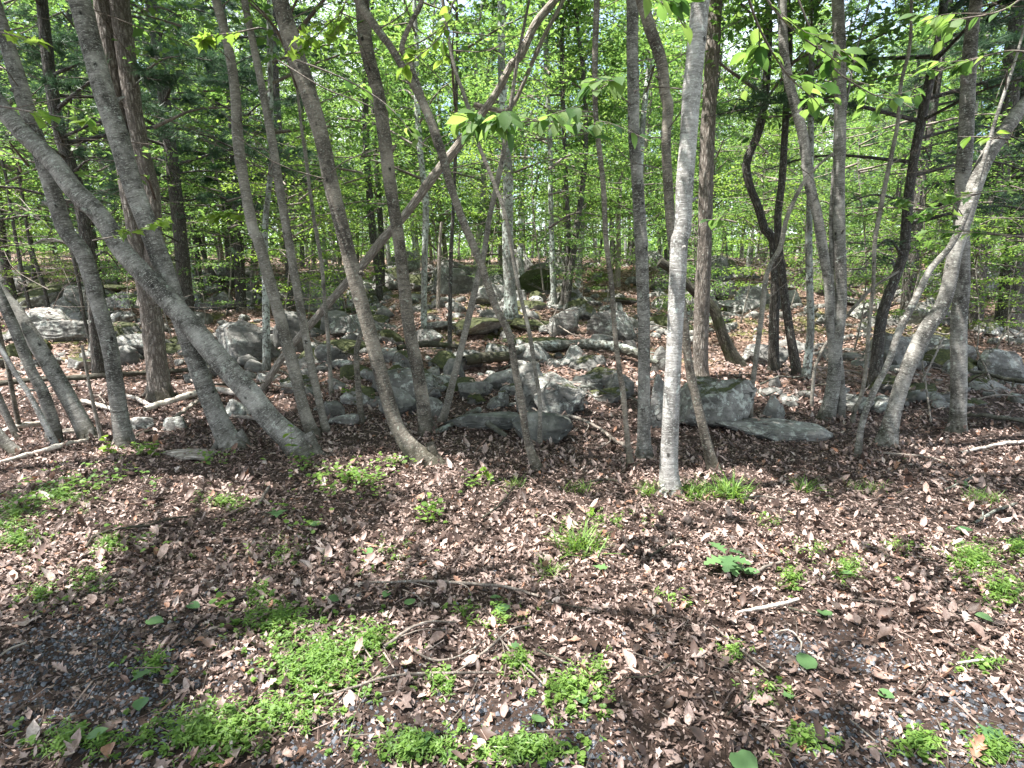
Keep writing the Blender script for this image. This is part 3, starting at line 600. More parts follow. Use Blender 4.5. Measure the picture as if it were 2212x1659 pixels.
# middle distance, traced too
MID = [
 ('pine_tree', 'dark pine trunk behind the banded grey trunk, bare boughs at the top left', 'dark', [(215,818,32),(208,750,28),(203,683,27),(198,600,28),(185,500,32),(165,400,33),(150,350,33),(133,300,33),(113,200,32),(100,100,30),(90,0,28)], 'pine'),
 ('birch_tree', 'pale lichened birch trunk just left of the slender tan pair', 'lichen', [(576,808,20),(575,700,18),(574,616,17),(572,516,15),(578,433,13),(588,333,12),(585,233,12),(583,100,13),(582,0,13)], ''),
 ('pine_tree', 'straight dim trunk seen between the slender tan pair, foot behind rocks', 'dark', [(632,668,26),(627,600,22),(622,516,20),(612,420,20),(605,333,20),(596,200,18),(590,60,18)], 'pine'),
 ('young_tree', 'very thin grey stem right of the slender tan pair', 'slim', [(716,858,10),(710,749,9),(703,666,9),(696,583,9),(686,516,9),(680,483,9),(670,417,8),(660,333,9),(650,267,7),(643,200,7)], ''),
 ('dead_birch', 'short white dead birch pole between the tan pair and the violet-patch trunk', 'birch', [(706,604,12),(700,516,10),(696,467,9),(694,440,7)], 'stub'),
 ('young_tree', 'speckled lichen trunk right of the ring-scarred trunk, forking above', 'lichen', [(916,724,15),(916,616,14),(918,533,14),(920,433,15),(908,333,14),(900,200,13)], ''),
 ('young_tree', 'dark trunk standing left of the ring-scarred trunk behind the propped dead one', 'dark', [(822,652,16),(815,583,14),(804,500,16),(797,400,16),(790,300,15),(790,150,14)], ''),
 ('young_tree', 'thin dark stem behind the upright grey-green stone', 'dark', [(971,762,11),(973,616,9),(975,533,9),(980,433,8),(985,300,8)], ''),
 ('dead_sapling', 'pale barkless pole behind the thin dark stem in the rocks', 'dead', [(946,668,9),(950,533,8),(954,480,6)], 'stub'),
 ('oak_tree', 'lichen-white trunk rising alone from the mossy rocks in the centre', 'lichen', [(1104,692,36),(1102,640,30),(1098,560,27),(1096,467,26),(1098,400,24),(1095,340,22),(1086,200,20),(1083,100,18),(1085,0,20)], ''),
 ('young_tree', 'left grey trunk of the pair right of the centre lichen trunk', 'lichen', [(1200,662,16),(1196,633,14),(1193,549,13),(1191,500,12),(1189,400,11),(1188,300,12),(1181,167,12),(1178,67,12)], ''),
 ('young_tree', 'right dark trunk of the pair right of the centre lichen trunk', 'dark', [(1213,662,14),(1224,583,12),(1228,500,11),(1223,400,10),(1219,300,10),(1214,167,10),(1214,60,10)], ''),
 ('dead_snag', 'barkless whitish snag with a jagged side limb right of the thin upright trunk', 'dead', [(1333,618,15),(1336,549,12),(1336,470,10),(1338,400,9),(1345,370,6)], 'stub'),
 ('young_tree', 'slanting lichened stem seen between the straight grey trunk and the birch', 'lichen', [(1440,560,11),(1436,517,10),(1416,450,9),(1406,367,8),(1395,300,8),(1386,233,8)], ''),
 ('leaning_tree', 'dark mossy bent trunk arching out from behind the furrowed trunk', 'moss', [(1590,788,36),(1563,730,28),(1540,665,24),(1510,640,22),(1490,620,20),(1462,590,20),(1425,565,22)], 'stub'),
 ('young_tree', 'dark trunk with a left-arching limb right of the furrowed trunk', 'dark', [(1671,802,26),(1672,683,24),(1676,616,25),(1669,516,20),(1653,500,20),(1639,450,19),(1619,400,19),(1613,350,20),(1639,283,20),(1653,200,20),(1660,80,18)], ''),
 ('young_tree', 'dark slanting trunk with lichened foot beside the left-arching one', 'dark', [(1723,812,24),(1709,733,22),(1696,649,20),(1689,583,19),(1680,480,18),(1690,380,17),(1700,200,16)], ''),
 ('young_tree', 'dim lichened trunk just left of the twin-stemmed birch', 'lichen', [(1740,822,22),(1751,716,18),(1749,616,17),(1747,516,17),(1750,400,15),(1752,250,14)], ''),
 ('pine_tree', 'dark leaning pine with long bare boughs between the twin birch and holed trunk', 'dark', [(1888,842,34),(1893,783,31),(1905,683,27),(1930,610,25),(1952,547,25),(1959,467,25),(1966,400,25),(1976,333,24),(1986,283,24),(2002,200,24),(2026,100,23),(2036,33,22)], 'pine'),
 ('oak_tree', 'broad dark trunk behind the holed straight trunk at the right', 'dark', [(2106,718,40),(2109,649,38),(2119,549,42),(2140,480,42),(2159,400,42),(2179,217,46),(2192,100,46)], ''),
 ('oak_tree', 'widest dim trunk at the right border beyond the brush', 'dark', [(2178,722,74),(2185,640,66),(2192,560,60),(2204,480,56),(2215,300,54),(2225,100,50)], ''),
 ('pine_tree', 'reddish-grey pine trunk behind the left rocks, left of the slender tan pair', 'dark', [(501,618,28),(497,549,22),(493,500,22),(487,400,23),(477,300,22),(463,200,21),(445,100,20),(430,0,20)], 'pine'),
 ('young_tree', 'left stem of the grey pair leaning left behind the left boulders', 'lichen', [(431,662,16),(410,549,15),(390,450,16),(367,367,15),(350,300,14),(330,200,12)], ''),
 ('young_tree', 'right stem of the grey pair leaning left behind the left boulders', 'dark', [(441,665,14),(423,533,12),(405,430,12),(380,330,11),(365,240,10)], ''),
 ('young_tree', 'dark slanting trunk far left of the reddish-grey pine', 'dark', [(483,625,12),(447,566,11),(425,500,9),(400,400,8),(385,300,7)], ''),
 ('young_tree', 'dark curved stem rising from the ledge behind the banded trunk', 'dark', [(198,752,10),(183,690,9),(172,620,9),(160,560,9),(150,480,8),(140,380,7)], ''),
 ('young_tree', 'thin dark trunk between the left-edge tree and the mossy ledge', 'dark', [(110,692,10),(95,620,9),(75,560,9),(60,500,8),(45,400,8)], ''),
 ('young_tree', 'dark thin trunk nearest the left border above the grey ledge', 'dark', [(72,702,11),(50,600,10),(35,520,9),(20,430,8)], ''),
 ('oak_tree', 'dark thick trunk half hidden at the left border', 'dark', [(34,668,30),(20,616,28),(7,549,26),(-5,450,26),(-20,300,25)], ''),
]
PINES = []
for n_, l_, m_, p_, k_ in MID:
    cat = {'pine_tree': 'pine', 'dead_birch': 'dead tree', 'dead_snag': 'dead tree', 'dead_sapling': 'dead sapling'}.get(n_, 'tree')
    t, ax = tree(n_, l_, p_, m_, cat, None, 12 if k_ == 'pine' else 10, 0., False, 0 if k_ else .9, (), 0, .25, None, 0 if k_ == 'stub' else 4, None, 1.0, k_ == 'stub')
    if k_ == 'pine': PINES.append((t, ax))
for k, (t, ax) in enumerate(PINES):
    rng = np.random.RandomState(900 + k); b = Buf(); z = t.location[2]
    needles(b, ax, z + 1.6, z + 3.6, 9, 1.0, 2.4, rng, 16, .12, 8, leafy=.8)
    needles(b, ax, z + 3.2, z + 11.5, 30, 1.5, 3.4, rng, 40, .15, 10, leafy=.3)
    b.build('crown', [M['needle'], M['dark']], t, t.location)
# ------------------------------------------------------------------ the woods behind: prototypes, then copies
NEAR.sort()
ORD = ['first', 'second', 'third', 'fourth', 'fifth', 'sixth', 'seventh', 'eighth', 'ninth', 'tenth', 'eleventh', 'twelfth', 'thirteenth', 'fourteenth', 'fifteenth', 'sixteenth', 'seventeenth', 'eighteenth', 'nineteenth', 'twentieth']
LATER = []                                            # (object, noun phrase, label point)
def name_later(o, noun, P): LATER.append((o, noun, np.array(P, float)))
def finish_labels():
    bins = {}
    for o, noun, P in LATER:
        u, v, z = proj(P); u = float(u[0])
        k = sum(1 for a in NEAR if a[0] < u); bins.setdefault((noun, k), []).append((u, o))
    for (noun, k), lst in bins.items():
        lst.sort(key=lambda a: a[0])
        where = ('left of ' + NEAR[0][1]) if k == 0 else ('right of ' + NEAR[-1][1]) if k == len(NEAR) else ('just right of ' + NEAR[k-1][1])
        for i, (u, o) in enumerate(lst):
            o['label'] = (ORD[i] + ' ' + noun + ' ' + where) if len(lst) > 1 else ('lone ' + noun + ' ' + where)

def proto(kind, seed):
    rng = np.random.RandomState(seed); t = thing(kind, None, None, (0, 0, 0)); b = Buf()
    if kind == 'deciduous_tree':
        Ht = rng.uniform(11, 15); ln = rng.normal(0, .5, 2)
        P = np.array([(ln[0] * (z / Ht) + .12 * sin(z * .9 + seed), ln[1] * (z / Ht) + .1 * cos(z * .7 + seed), z) for z in np.linspace(-.3, Ht, 16)])
        R = np.linspace(.115, .02, 16) * rng.uniform(.8, 1.2); R[0] *= 1.3
        m = ['brown', 'lichen', 'dark', 'grey'][seed % 4]
        c = Buf(); tube(c, catmull(P, 40), np.interp(np.linspace(0, 1, 40), np.linspace(0, 1, 16), R), 9, 0, .07, seed=seed); c.build('trunk', M[m], t)
        sprays(b, axis_of(P), 2.2, Ht + .2, 44, 1.3, 3.3, 260, .125, rng, layer=1.9)
        b.build('crown', [M['yleaf' if seed % 5 == 0 else 'leaf'], M['twig']], t)
    elif kind == 'understory_sapling':
        Ht = rng.uniform(3.2, 5.6)
        P = np.array([(.25 * sin(z * .8 + seed), .2 * cos(z * .9 + seed), z) for z in np.linspace(-.2, Ht, 10)]) - [.25 * sin(seed), .2 * cos(seed), 0]
        c = Buf(); tube(c, catmull(P, 20), np.linspace(.022, .006, 20), 6, 0, .05, seed=seed); c.build('trunk', M['slim'], t)
        sprays(b, axis_of(P), .9, Ht, 20, .8, 1.9, 120, .085, rng, rise=.05, layer=2.4, shape=False)
        b.build('crown', [M['yleaf' if seed == 5 else 'leaf'], M['twig']], t)
    elif kind == 'bare_sapling':
        Ht = rng.uniform(3.5, 6); ln = rng.normal(0, .5, 2)
        P = np.array([(ln[0] * (z / Ht)**1.4 + .10 * sin(z * 1.3 + seed), ln[1] * (z / Ht) + .06 * cos(z * 1.1), z) for z in np.linspace(-.2, Ht, 12)]) - [.10 * sin(seed), .06, 0]
        c = Buf(); tube(c, catmull(P, 40), np.linspace(.026, .006, 40), 7, 0, .08, seed=seed); c.build('trunk', M[['twig', 'slim', 'dark', 'lichen'][seed % 4]], t)
        side_twigs(t, (0, 0, 0), axis_of(P), 1.0, Ht, 9, rng, .4, 1.5, 0, .007)
        sprays(b, axis_of(P), 2.4, Ht, 5, .5, 1.2, 50, .085, rng, rise=.05, layer=2.2, shape=False); b.build('crown', [M['leaf'], M['twig']], t)
    elif kind == 'pine_tree':
        Ht = 14; P = np.array([(.1 * sin(z * .4), .1 * cos(z * .5), z) for z in np.linspace(-.3, Ht, 12)])
        c = Buf(); tube(c, catmull(P, 40), np.linspace(.16, .03, 40), 10, 0, .06, seed=seed); c.build('trunk', M['dark'], t)
        needles(b, axis_of(P), 1.5, 3.5, 8, 1, 2, rng, 10, .13, 7, leafy=.9)
        needles(b, axis_of(P), 2.6, Ht, 46, 1.5, 3.6, rng, 40, .17, 9, leafy=.25)
        b.build('crown', [M['needle'], M['dark']], t)
    else:                                             # bare trunk with a high crown
        Ht = 13; P = np.array([(.3 * sin(z * .35 + seed), .2 * cos(z * .5 + seed), z) for z in np.linspace(-.3, Ht, 12)])
        c = Buf(); tube(c, catmull(P, 40), np.linspace(.12, .03, 40), 10, 0, .06, seed=seed); c.build('trunk', M[['dark', 'lichen', 'brown'][seed % 3]], t)
        sprays(b, axis_of(P), 6, Ht + .2, 26, 1.2, 3.0, 240, .13, rng)
        b.build('crown', [M['leaf'], M['twig']], t)
    return t
PR = {'deciduous_tree': [proto('deciduous_tree', s) for s in range(1, 9)], 'understory_sapling': [proto('understory_sapling', s) for s in range(1, 6)],
      'pine_tree': [proto('pine_tree', s) for s in (1, 2)], 'tall_tree': [proto('tall_tree', s) for s in (1, 2, 3)], 'bare_sapling': [proto('bare_sapling', s) for s in range(1, 7)]}
used = set()
def place(kind, i, x, y, s, rz, noun, cat, group):
    src = PR[kind][i % len(PR[kind])]
    if src.name in used:
        r = src.copy(); COL.objects.link(r)
        for ch in list(src.children):
            c = ch.copy(); COL.objects.link(c); c.parent = r
    else: r = src; used.add(src.name)
    r.location = (x, y, float(H(x, y))); r.rotation_euler = (0, 0, rz); r.scale = (s, s, s * (1 + .15 * sin(i * 1.7)))
    r['category'] = cat; r['group'] = group; name_later(r, noun, (x, y, r.location[2] + 1.5)); return r
rs2 = np.random.RandomState(5); pts = []
def free(x, y, dmin):
    for (a, c) in pts:
        if (a - x)**2 + (c - y)**2 < dmin**2: return False
    pts.append((x, y)); return True
NOUN = {'deciduous_tree': ['slim grey-brown tree', 'lichened grey tree', 'dark slender tree', 'pale grey tree', 'bushy yellow-green tree'], 'tall_tree': ['bare tall trunk'], 'pine_tree': ['dark bushy pine'], 'understory_sapling': ['leafy low sapling'], 'bare_sapling': ['thin nearly bare sapling']}
def fill(kind, n, y0, y1, dmin, smin, smax, cat, group, bias=None, tag_=''):
    c = 0
    for _ in range(n * 30):
        if c >= n: break
        y = y0 + (y1 - y0) * rs2.uniform(0, 1) ** .9; x = rs2.uniform(-1, 1) * (.98 * y + 2)
        if bias is not None and not bias(x, y): continue
        if not free(x, y, dmin): continue
        i = rs2.randint(0, 40); sd = i % len(PR[kind]); nn = NOUN[kind]
        noun = nn[0] if len(nn) == 1 else (nn[4] if (sd + 1) % 5 == 0 else nn[(sd + 1 - 1) % 4])
        place(kind, i, x, y, rs2.uniform(smin, smax), rs2.uniform(0, 2*pi), tag_ + noun, cat, group); c += 1
fill('understory_sapling', 22, 9.5, 15, 1.0, .5, .85, 'sapling', 'leafy saplings among the rocks', lambda x, y: abs(x / y) > .28)
fill('understory_sapling', 75, 14, 36, 1.1, .8, 1.35, 'sapling', 'leafy saplings under the far trees', None, 'distant ')
fill('bare_sapling', 46, 6.8, 19, .7, .7, 1.15, 'sapling', 'thin bare saplings among the rocks')
fill('deciduous_tree', 26, 13, 24, 1.9, .7, 1.0, 'tree', 'slim trees beyond the rocks', lambda x, y: abs(x / y - .02) > .07)
fill('tall_tree', 18, 12, 26, 1.6, .6, 1.0, 'tree', 'bare trunks beyond the rocks', None)
fill('pine_tree', 3, 13, 24, 2.2, .8, 1.1, 'pine', 'pines beyond the rocks', lambda x, y: -.75 < x / y < -.3)
fill('pine_tree', 2, 13, 24, 2.2, .8, 1.1, 'pine', 'pines beyond the rocks', lambda x, y: .45 < x / y < .9)
fill('deciduous_tree', 60, 24, 42, 1.8, .8, 1.15, 'tree', 'distant trees', lambda x, y: abs(x / y - .02) > .06, 'distant ')
fill('tall_tree', 28, 24, 42, 1.5, .8, 1.1, 'tree', 'distant bare trunks', None, 'distant ')
fill('deciduous_tree', 48, 42, 66, 2.6, 1.0, 1.4, 'tree', 'farthest trees', None, 'farthest ')
for k, (u, y_) in enumerate([(400, 12), (530, 16), (1960, 13.), (230, 16)]):
    place('pine_tree', k, (u - CU) / F * y_, y_, .95, k * 1.1, 'dark bushy pine', 'pine', 'pines beyond the rocks')
for lst in PR.values():
    for p in lst:
        if p.name not in used:
            for c in list(p.children): bpy.data.objects.remove(c)
            bpy.data.objects.remove(p)

# far woods that read as one mass
b = Buf(); r4 = np.random.RandomState(77); n = 105000
y = r4.uniform(66, 105, n); x = r4.uniform(-1.05, 1.05, n) * (y + 4); cl = vn(x / 5, y / 5, 0, 21)
top = 13 + 5 * vn(x / 7, y / 9, 0, 22); zz = H(x, y) + .1 + top * np.where(np.arange(n) < 35000, .25, 1) * r4.uniform(0, 1, n)
kp = (vn(x / 3, y / 3, zz / 2, 23) > -.25) | (np.arange(n) < 35000)
scatter(b, quad_t(.8), np.stack([x, y, zz], 1)[kp], r4.uniform(0, 6.3, kp.sum()), r4.normal(.2, .5, kp.sum()), r4.normal(0, .6, kp.sum()), r4.uniform(.3, .6, kp.sum()), r4.uniform(0, 1, kp.sum()))
for k in range(150):
    yy = r4.uniform(60, 100); xx = r4.uniform(-1, 1) * yy; h = float(H(xx, yy)); lx = r4.normal(0, .6)
    tube(b, np.array([(xx, yy, h - .3), (xx + lx * .5, yy, h + 6), (xx + lx, yy, h + 13)]), np.array([.18, .13, .05]), 6, 1, seed=k)
tag(b.build('far_woods', [M['leaf'], M['lichen']]), 'mass of distant trees closing the view', 'woods', None, 'stuff')

# crowns of trees standing just outside the frame to the left, whose shade falls on the near ground
for k, (x, y, zt, n_) in enumerate([(-4.6, 1.6, 8.6, 30), (-3.2, -.9, 8.2, 30), (-6.2, 4.2, 9., 26), (4.8, 2.2, 8.4, 18), (-5.5, -.2, 8, 24), (-1.3, -1.6, 8.4, 28), (.6, -.9, 8.3, 30), (2.2, .6, 8.6, 26)]):
    rng = np.random.RandomState(300 + k); h = float(H(x, y)); bp = (x, y, h)
    t = thing('deciduous_tree', ['slim tree just outside the frame beside the left logs', 'slim tree standing behind the camera at the left', 'slim tree past the left border', 'slim tree just outside the right border', 'slim tree farthest left of the camera', 'slim tree directly behind the camera', 'slim tree behind the camera, second one', 'slim tree right beside the camera'][k], 'tree', bp)
    P = np.array([(x, y, h - .2), (x + .1, y, 2.5), (x + .5, y + .1, 5), (x + 1.0, y + .2, zt)]); R = np.array([.11, .09, .07, .03])
    make_trunk(t, 'trunk', P, R, 'brown', bp, True, rng, k, .3, 2)
    b = Buf()
    def flt(q):
        u, v, z = proj(q); return ~((z > .3) & (v > -40) & (u > -150) & (u < 2360)) & shade_mask(q, .04, rng)
    sprays(b, axis_of(P), 4.6, zt, n_, 1.6, 3.4, 330, .09, rng, filt=flt, shape=False)
    b.build('crown', [M['leaf'], M['twig']], t, bp)
# ------------------------------------------------------------------ rocks
def rock_mesh(name, mat, sub, seed, facets=7, rgh=.16, flat=False):
    """unit rock: about 2 wide, 2 deep, 2 high, from a subdivided icosahedron cut by planes"""
    import bmesh
    bm = bmesh.new(); bmesh.ops.create_icosphere(bm, subdivisions=sub, radius=1)
    V = np.array([v.co[:] for v in bm.verts]); Fa = np.array([[v.index for v in f.verts] for f in bm.faces]); bm.free()
    rng = np.random.RandomState(seed)
    V = V / (np.abs(V) ** 3.2).sum(1)[:, None] ** (1 / 3.2)
    q = V * 1.0 + seed * 7.3; n0 = V / (np.linalg.norm(V, axis=1)[:, None] + 1e-9)
    V = V + n0 * (rgh * 1.3 * vn(q[:, 0] * 1.1, q[:, 1] * 1.1, q[:, 2] * 1.3, 31))[:, None]
    for k in range(facets * 2):
        n_ = rng.normal(0, 1, 3); n_[2] = n_[2] * .7 + .1; n_ /= np.linalg.norm(n_); d = rng.uniform(.55, .95)
        h = V @ n_ - d; V = V - np.clip(h, 0, None)[:, None] * n_ * .97
    nrm = V / (np.linalg.norm(V, axis=1)[:, None] + 1e-9); q = V + seed * 7.3
    tl = q[:, 2] * 5 + q[:, 0] * 1.2
    stp = tl - np.floor(tl); dsp = rgh * .28 * (sst(0, .18, stp) * (1 - stp) - .4) * (vn(q[:, 0] * 1.5, q[:, 1] * 1.5, 0, 36) > -.1)
    dsp = dsp + rgh * .22 * vn(q[:, 0] * 3.3, q[:, 1] * 3.3, q[:, 2] * 6, 32)
    if sub >= 4: dsp += rgh * .2 * vn(q[:, 0] * 9, q[:, 1] * 9, q[:, 2] * 14, 34)
    V = V + nrm * dsp[:, None]
    b = Buf(); b.add(V, Fa, None, .5, 0, True); me = b.mesh(name, M[mat]); return me
def put_rock(name, me, x, y, w, d, h, rz, moss, sink=.35, tilt=0., tz=None):
    o = bpy.data.objects.new(name, me); COL.objects.link(o)
    z = float(H(x, y)) if tz is None else tz
    o.scale = (w / 2, d / 2, h / 2 * (1 + sink)); o.location = (x, y, z + h / 2 * (1 - sink)); o.rotation_euler = (tilt * .6, tilt, rz)
    o['moss'] = float(moss); return o
# (u0, u1, v top, v base, moss, flatness, mat, name, label)
RK = [
 (1136,1278,800,911,.25,1,'rock','boulder','large rounded grey boulder in the centre with dark cracks'),
 (1106,1168,806,900,.2,1,'rock','boulder','small tan boulder touching the left side of the large rounded one'),
 (811,910,836,908,-.3,1,'rock','boulder','smooth olive-grey boulder behind the bending trunk'),
 (908,962,846,914,-.3,1,'rock','boulder','narrow smooth olive-grey boulder right of the ring-scarred trunk'),
 (962,1116,884,938,-.3,0,'slate','slab_rock','dark flat slab in front of the small boulders, left of the thin leaning trunk'),
 (1100,1232,894,968,-.5,1,'slate','slab_rock','dark pointed slab below the large rounded boulder'),
 (1430,1640,800,936,.3,1,'rock','boulder','widest grey boulder with a flat lichened top behind the white birch'),
 (1398,1450,808,930,.0,1,'rock','boulder','shaded upright boulder hidden behind the white birch'),
 (1640,1700,855,918,0,1,'rock','boulder','low dark boulder at the right end of the widest boulder'),
 (1545,1770,932,960,.1,0,'rock','slab_rock','long dark flat slab lying level in the leaves at the right'),
 (694,752,862,908,.1,1,'rock','rock','small dark-undercut rock right of the slender tan pair'),
 (710,796,890,928,-.2,0,'rock','rock','flat pale grey rock in front of the dark-undercut one'),
 (955,1005,772,828,-.2,2,'slate','standing_stone','upright blue-grey stone beside the thin right-leaning trunk'),
 (974,1066,824,868,-.1,1,'rock','rock','light grey lumpy rock right of the upright stone'),
 (578,668,672,764,-.4,1,'slate','boulder','big smooth dark boulder behind the slender tan pair'),
 (466,594,680,795,.1,1,'rock','boulder','big slanted grey boulder behind the tall thick trunk'),
 (708,790,680,736,.0,1,'rock','boulder','bluish-grey boulder left of the bending trunk, behind the propped dead tree'),
 (674,746,738,790,-.1,1,'rock','rock','pyramid-shaped grey rock behind the very thin stem'),
 (714,768,776,806,.2,0,'rock','rock','small pale rock right of the pyramid-shaped one'),
 (734,796,718,760,.1,1,'rock','rock','wedge rock directly behind the bending trunk'),
 (818,872,752,790,.0,1,'rock','rock','blocky blue-grey rock left of the ring-scarred trunk'),
 (804,858,662,700,.0,1,'rock','rock','rounded light rock below the propped dead trunk'),
 (884,920,600,630,.0,1,'rock','rock','pale sunlit rock right of the ring-scarred trunk, far back'),
 (918,1030,574,640,-.1,1,'rock','boulder','far large pale boulder behind the lichened thin trunk'),
 (816,880,576,622,-.2,1,'rock','boulder','far dim bluish boulder left of the ring-scarred trunk'),
 (1176,1250,660,732,-.3,1,'rock','boulder','bright angular rock face pointing up behind the centre log'),
 (1262,1384,664,742,-.1,1,'rock','boulder','grey folded boulder behind the thin upright dark trunk'),
 (1258,1326,724,768,.1,0,'rock','rock','pale low rock under the folded boulder'),
 (1328,1374,730,766,.1,1,'rock','rock','small pale rock left of the straight grey trunk'),
 (1402,1448,752,812,.3,1,'rock','rock','grey rock between the straight grey trunk and the birch'),
 (1300,1380,804,868,.0,1,'rock','rock','cracked light rock below the log, by the thin upright trunk'),
 (1230,1300,800,850,.2,1,'rock','rock','ragged rock under the middle of the lichened log'),
 (100,180,642,698,.1,1,'rock','boulder','pale flat-topped boulder behind the banded left trunk'),
 (70,205,690,752,.0,0,'rock','ledge_rock','long grey ledge with a black undercut at the left'),
 (232,304,664,706,.1,1,'rock','boulder','sloping grey boulder left of the rough furrowed oak'),
 (236,304,696,726,1.2,0,'rock','ledge_rock','green mossy ledge left of the rough furrowed oak'),
 (142,202,766,806,.4,1,'rock','rock','pale-capped rock behind the banded left trunk'),
 (46,256,612,654,1.1,0,'rock','ledge_rock','broad mossy ledge at the back left'),
 (481,539,862,908,-.3,1,'rock','rock','pale sunlit rock between the hard-leaning trunk and the thick one'),
 (284,336,904,938,-.5,0,'rock','rock','flat sunlit rock right of the banded trunk foot'),
 (350,410,912,938,-.5,0,'rock','rock','flat sunlit rock beside the sunlit logs'),
 (650,698,630,664,.0,1,'rock','rock','small rounded rock behind the slender tan pair'),
 (1062,1096,618,636,.0,1,'rock','rock','tiny round rock left of the centre lichen trunk'),
 (1402,1450,592,636,.3,1,'slate','boulder','dark block under the overhanging far ledge'),
 (1345,1380,598,624,.1,1,'rock','rock','pale rock behind the straight grey trunk'),
 (1536,1590,604,654,.1,1,'slate','boulder','black overhanging boulder right of the furrowed trunk'),
 (1758,1790,680,712,.0,1,'rock','rock','pale rock behind the twin-stemmed birch'),
 (1543,1642,648,684,.0,0,'rock','ledge_rock','pale lichened ledge right of the furrowed trunk'),
 (1590,1700,742,800,.0,0,'rock','ledge_rock','smooth bluish ledge beyond the curved bare sapling'),
 (1658,1686,812,845,.0,1,'rock','rock','small pale rock right of the curved bare sapling'),
 (1656,1690,880,906,.0,1,'rock','rock','small dim rock near the curved bare sapling foot'),
 (1934,2052,646,708,.1,1,'rock','boulder','lichen-spotted dark boulder left of the thick right-leaning trunk top'),
 (1990,2106,720,800,.0,1,'rock','boulder','big grey boulder between the right-leaning and holed trunks'),
 (2108,2220,754,832,.3,1,'rock','boulder','broad dark mossy mound at the right border'),
 (1948,2012,850,878,-.4,0,'slate','slab_rock','smooth dark slab in the hollow right of the leaning trunk'),
 (1846,1882,692,730,.5,1,'rock','rock','mossy rock right of the twin-stemmed birch'),
 (2130,2156,730,750,-.1,1,'rock','rock','small white-spotted rock at the far right'),
 (1116,1186,648,680,.9,0,'rock','rock','moss-topped rock beside the centre lichen trunk'),
 (1096,1200,688,724,1.2,0,'rock','ledge_rock','dark mossy ledge right of the centre lichen trunk foot'),
 (1090,1250,728,768,1.0,0,'rock','ledge_rock','long mossy ledge just above the lichened log'),
 (900,1000,700,734,-.1,0,'rock','ledge_rock','bright flat ledge right of the ring-scarred trunk'),
 (812,876,712,754,1.0,0,'rock','ledge_rock','mossy dark ledge left of the ring-scarred trunk'),
 (728,810,790,830,1.1,0,'rock','ledge_rock','moss-covered ledge left of the bending trunk'),
 (824,890,785,836,.9,0,'rock','ledge_rock','moss-topped ledge over a black hollow'),
 (590,690,806,860,.6,0,'rock','ledge_rock','sunlit mossy slab at the foot of the propped dead tree'),
 (1300,1372,640,668,1.1,0,'rock','ledge_rock','dark mossy shelf behind the thin upright dark trunk'),
 (1040,1100,738,776,.5,1,'rock','rock','grey rock left of the thin leaning forked trunk'),
 (1010,1050,862,884,1.2,0,'rock','rock','bright mossy small rock above the dark flat slab'),
 (1068,1104,842,884,.8,1,'rock','rock','moss-sided pale rock left of the tan boulder'),
 (380,460,668,706,.0,0,'rock','ledge_rock','pale flat ledge behind the tall thick trunk'),
 (250,300,740,800,.2,1,'slate','rock','dim rock right of the banded trunk'),
 (400,452,742,800,.3,1,'rock','rock','rock showing through under the crossing trunks'),
]
for k, (u0, u1, vt, vb, ms, fl, mt, nm, lb) in enumerate(RK):
    big = (u1 - u0) > 90; rr = np.random.RandomState(500 + k)
    p = gp((u0 + u1) / 2, vb - (4 if fl else 8)); z = depth(p); w = (u1 - u0) * z / F * 1.04
    dd = w * (rr.uniform(.55, .85) if fl else rr.uniform(.45, .7)); dd = min(dd, 1.9)
    d = ray((u0 + u1) / 2, vt); yc = p[1] + dd * (.45 if fl else .6)
    ztop = CAMZ + d[2] / d[1] * yc; y2 = p[1] + dd * .42; xc = p[0] * (y2 / p[1])
    g = float(H(xc, y2)); h = max(ztop - g, .12 if fl else .13)
    me = rock_mesh(nm, mt, 5 if big else 4, 40 + k, 9 if fl else 6, .15 if mt == 'rock' else .12)
    o = put_rock(nm, me, xc, y2, w * 1.02, dd * 1.0, h, rr.uniform(-.12, .12), ms, .35, rr.uniform(-.06, .06), g)
    tag(o, lb, 'rock' if nm != 'boulder' else 'boulder', 'rocks strewn under the trees')
RM = [rock_mesh('rock', 'rock', 4, 200 + k, 8 + k % 4, .15) for k in range(12)]
rr = np.random.RandomState(8); c = 0; NO = ['small grey rock', 'small mossy rock', 'mid-sized grey rock', 'mid-sized mossy rock', 'far rock']
while c < 225:
    y = 7.0 + 17 * rr.uniform(0, 1) ** 1.25; x = rr.uniform(-.98, .98) * y
    if vn(x / 2.2, y / 2.2, 0, 41) < -.25: continue
    w = rr.uniform(.2, .7) * (1 + y / 20) * (1.6 if rr.uniform() < .3 else .85); ms = rr.choice([-.1, .2, .6, 1.1])
    o = put_rock('rock', RM[c % 12], x, y, w, w * rr.uniform(.6, 1.1), w * rr.uniform(.16, .45), rr.uniform(0, 6.3), ms, .5, rr.uniform(-.25, .25))
    o['category'] = 'rock'; o['group'] = 'rocks strewn under the trees'
    name_later(o, NO[4] if y > 16 else NO[(2 if w > .42 else 0) + (ms > .5)], (x, y, float(H(x, y)))); c += 1

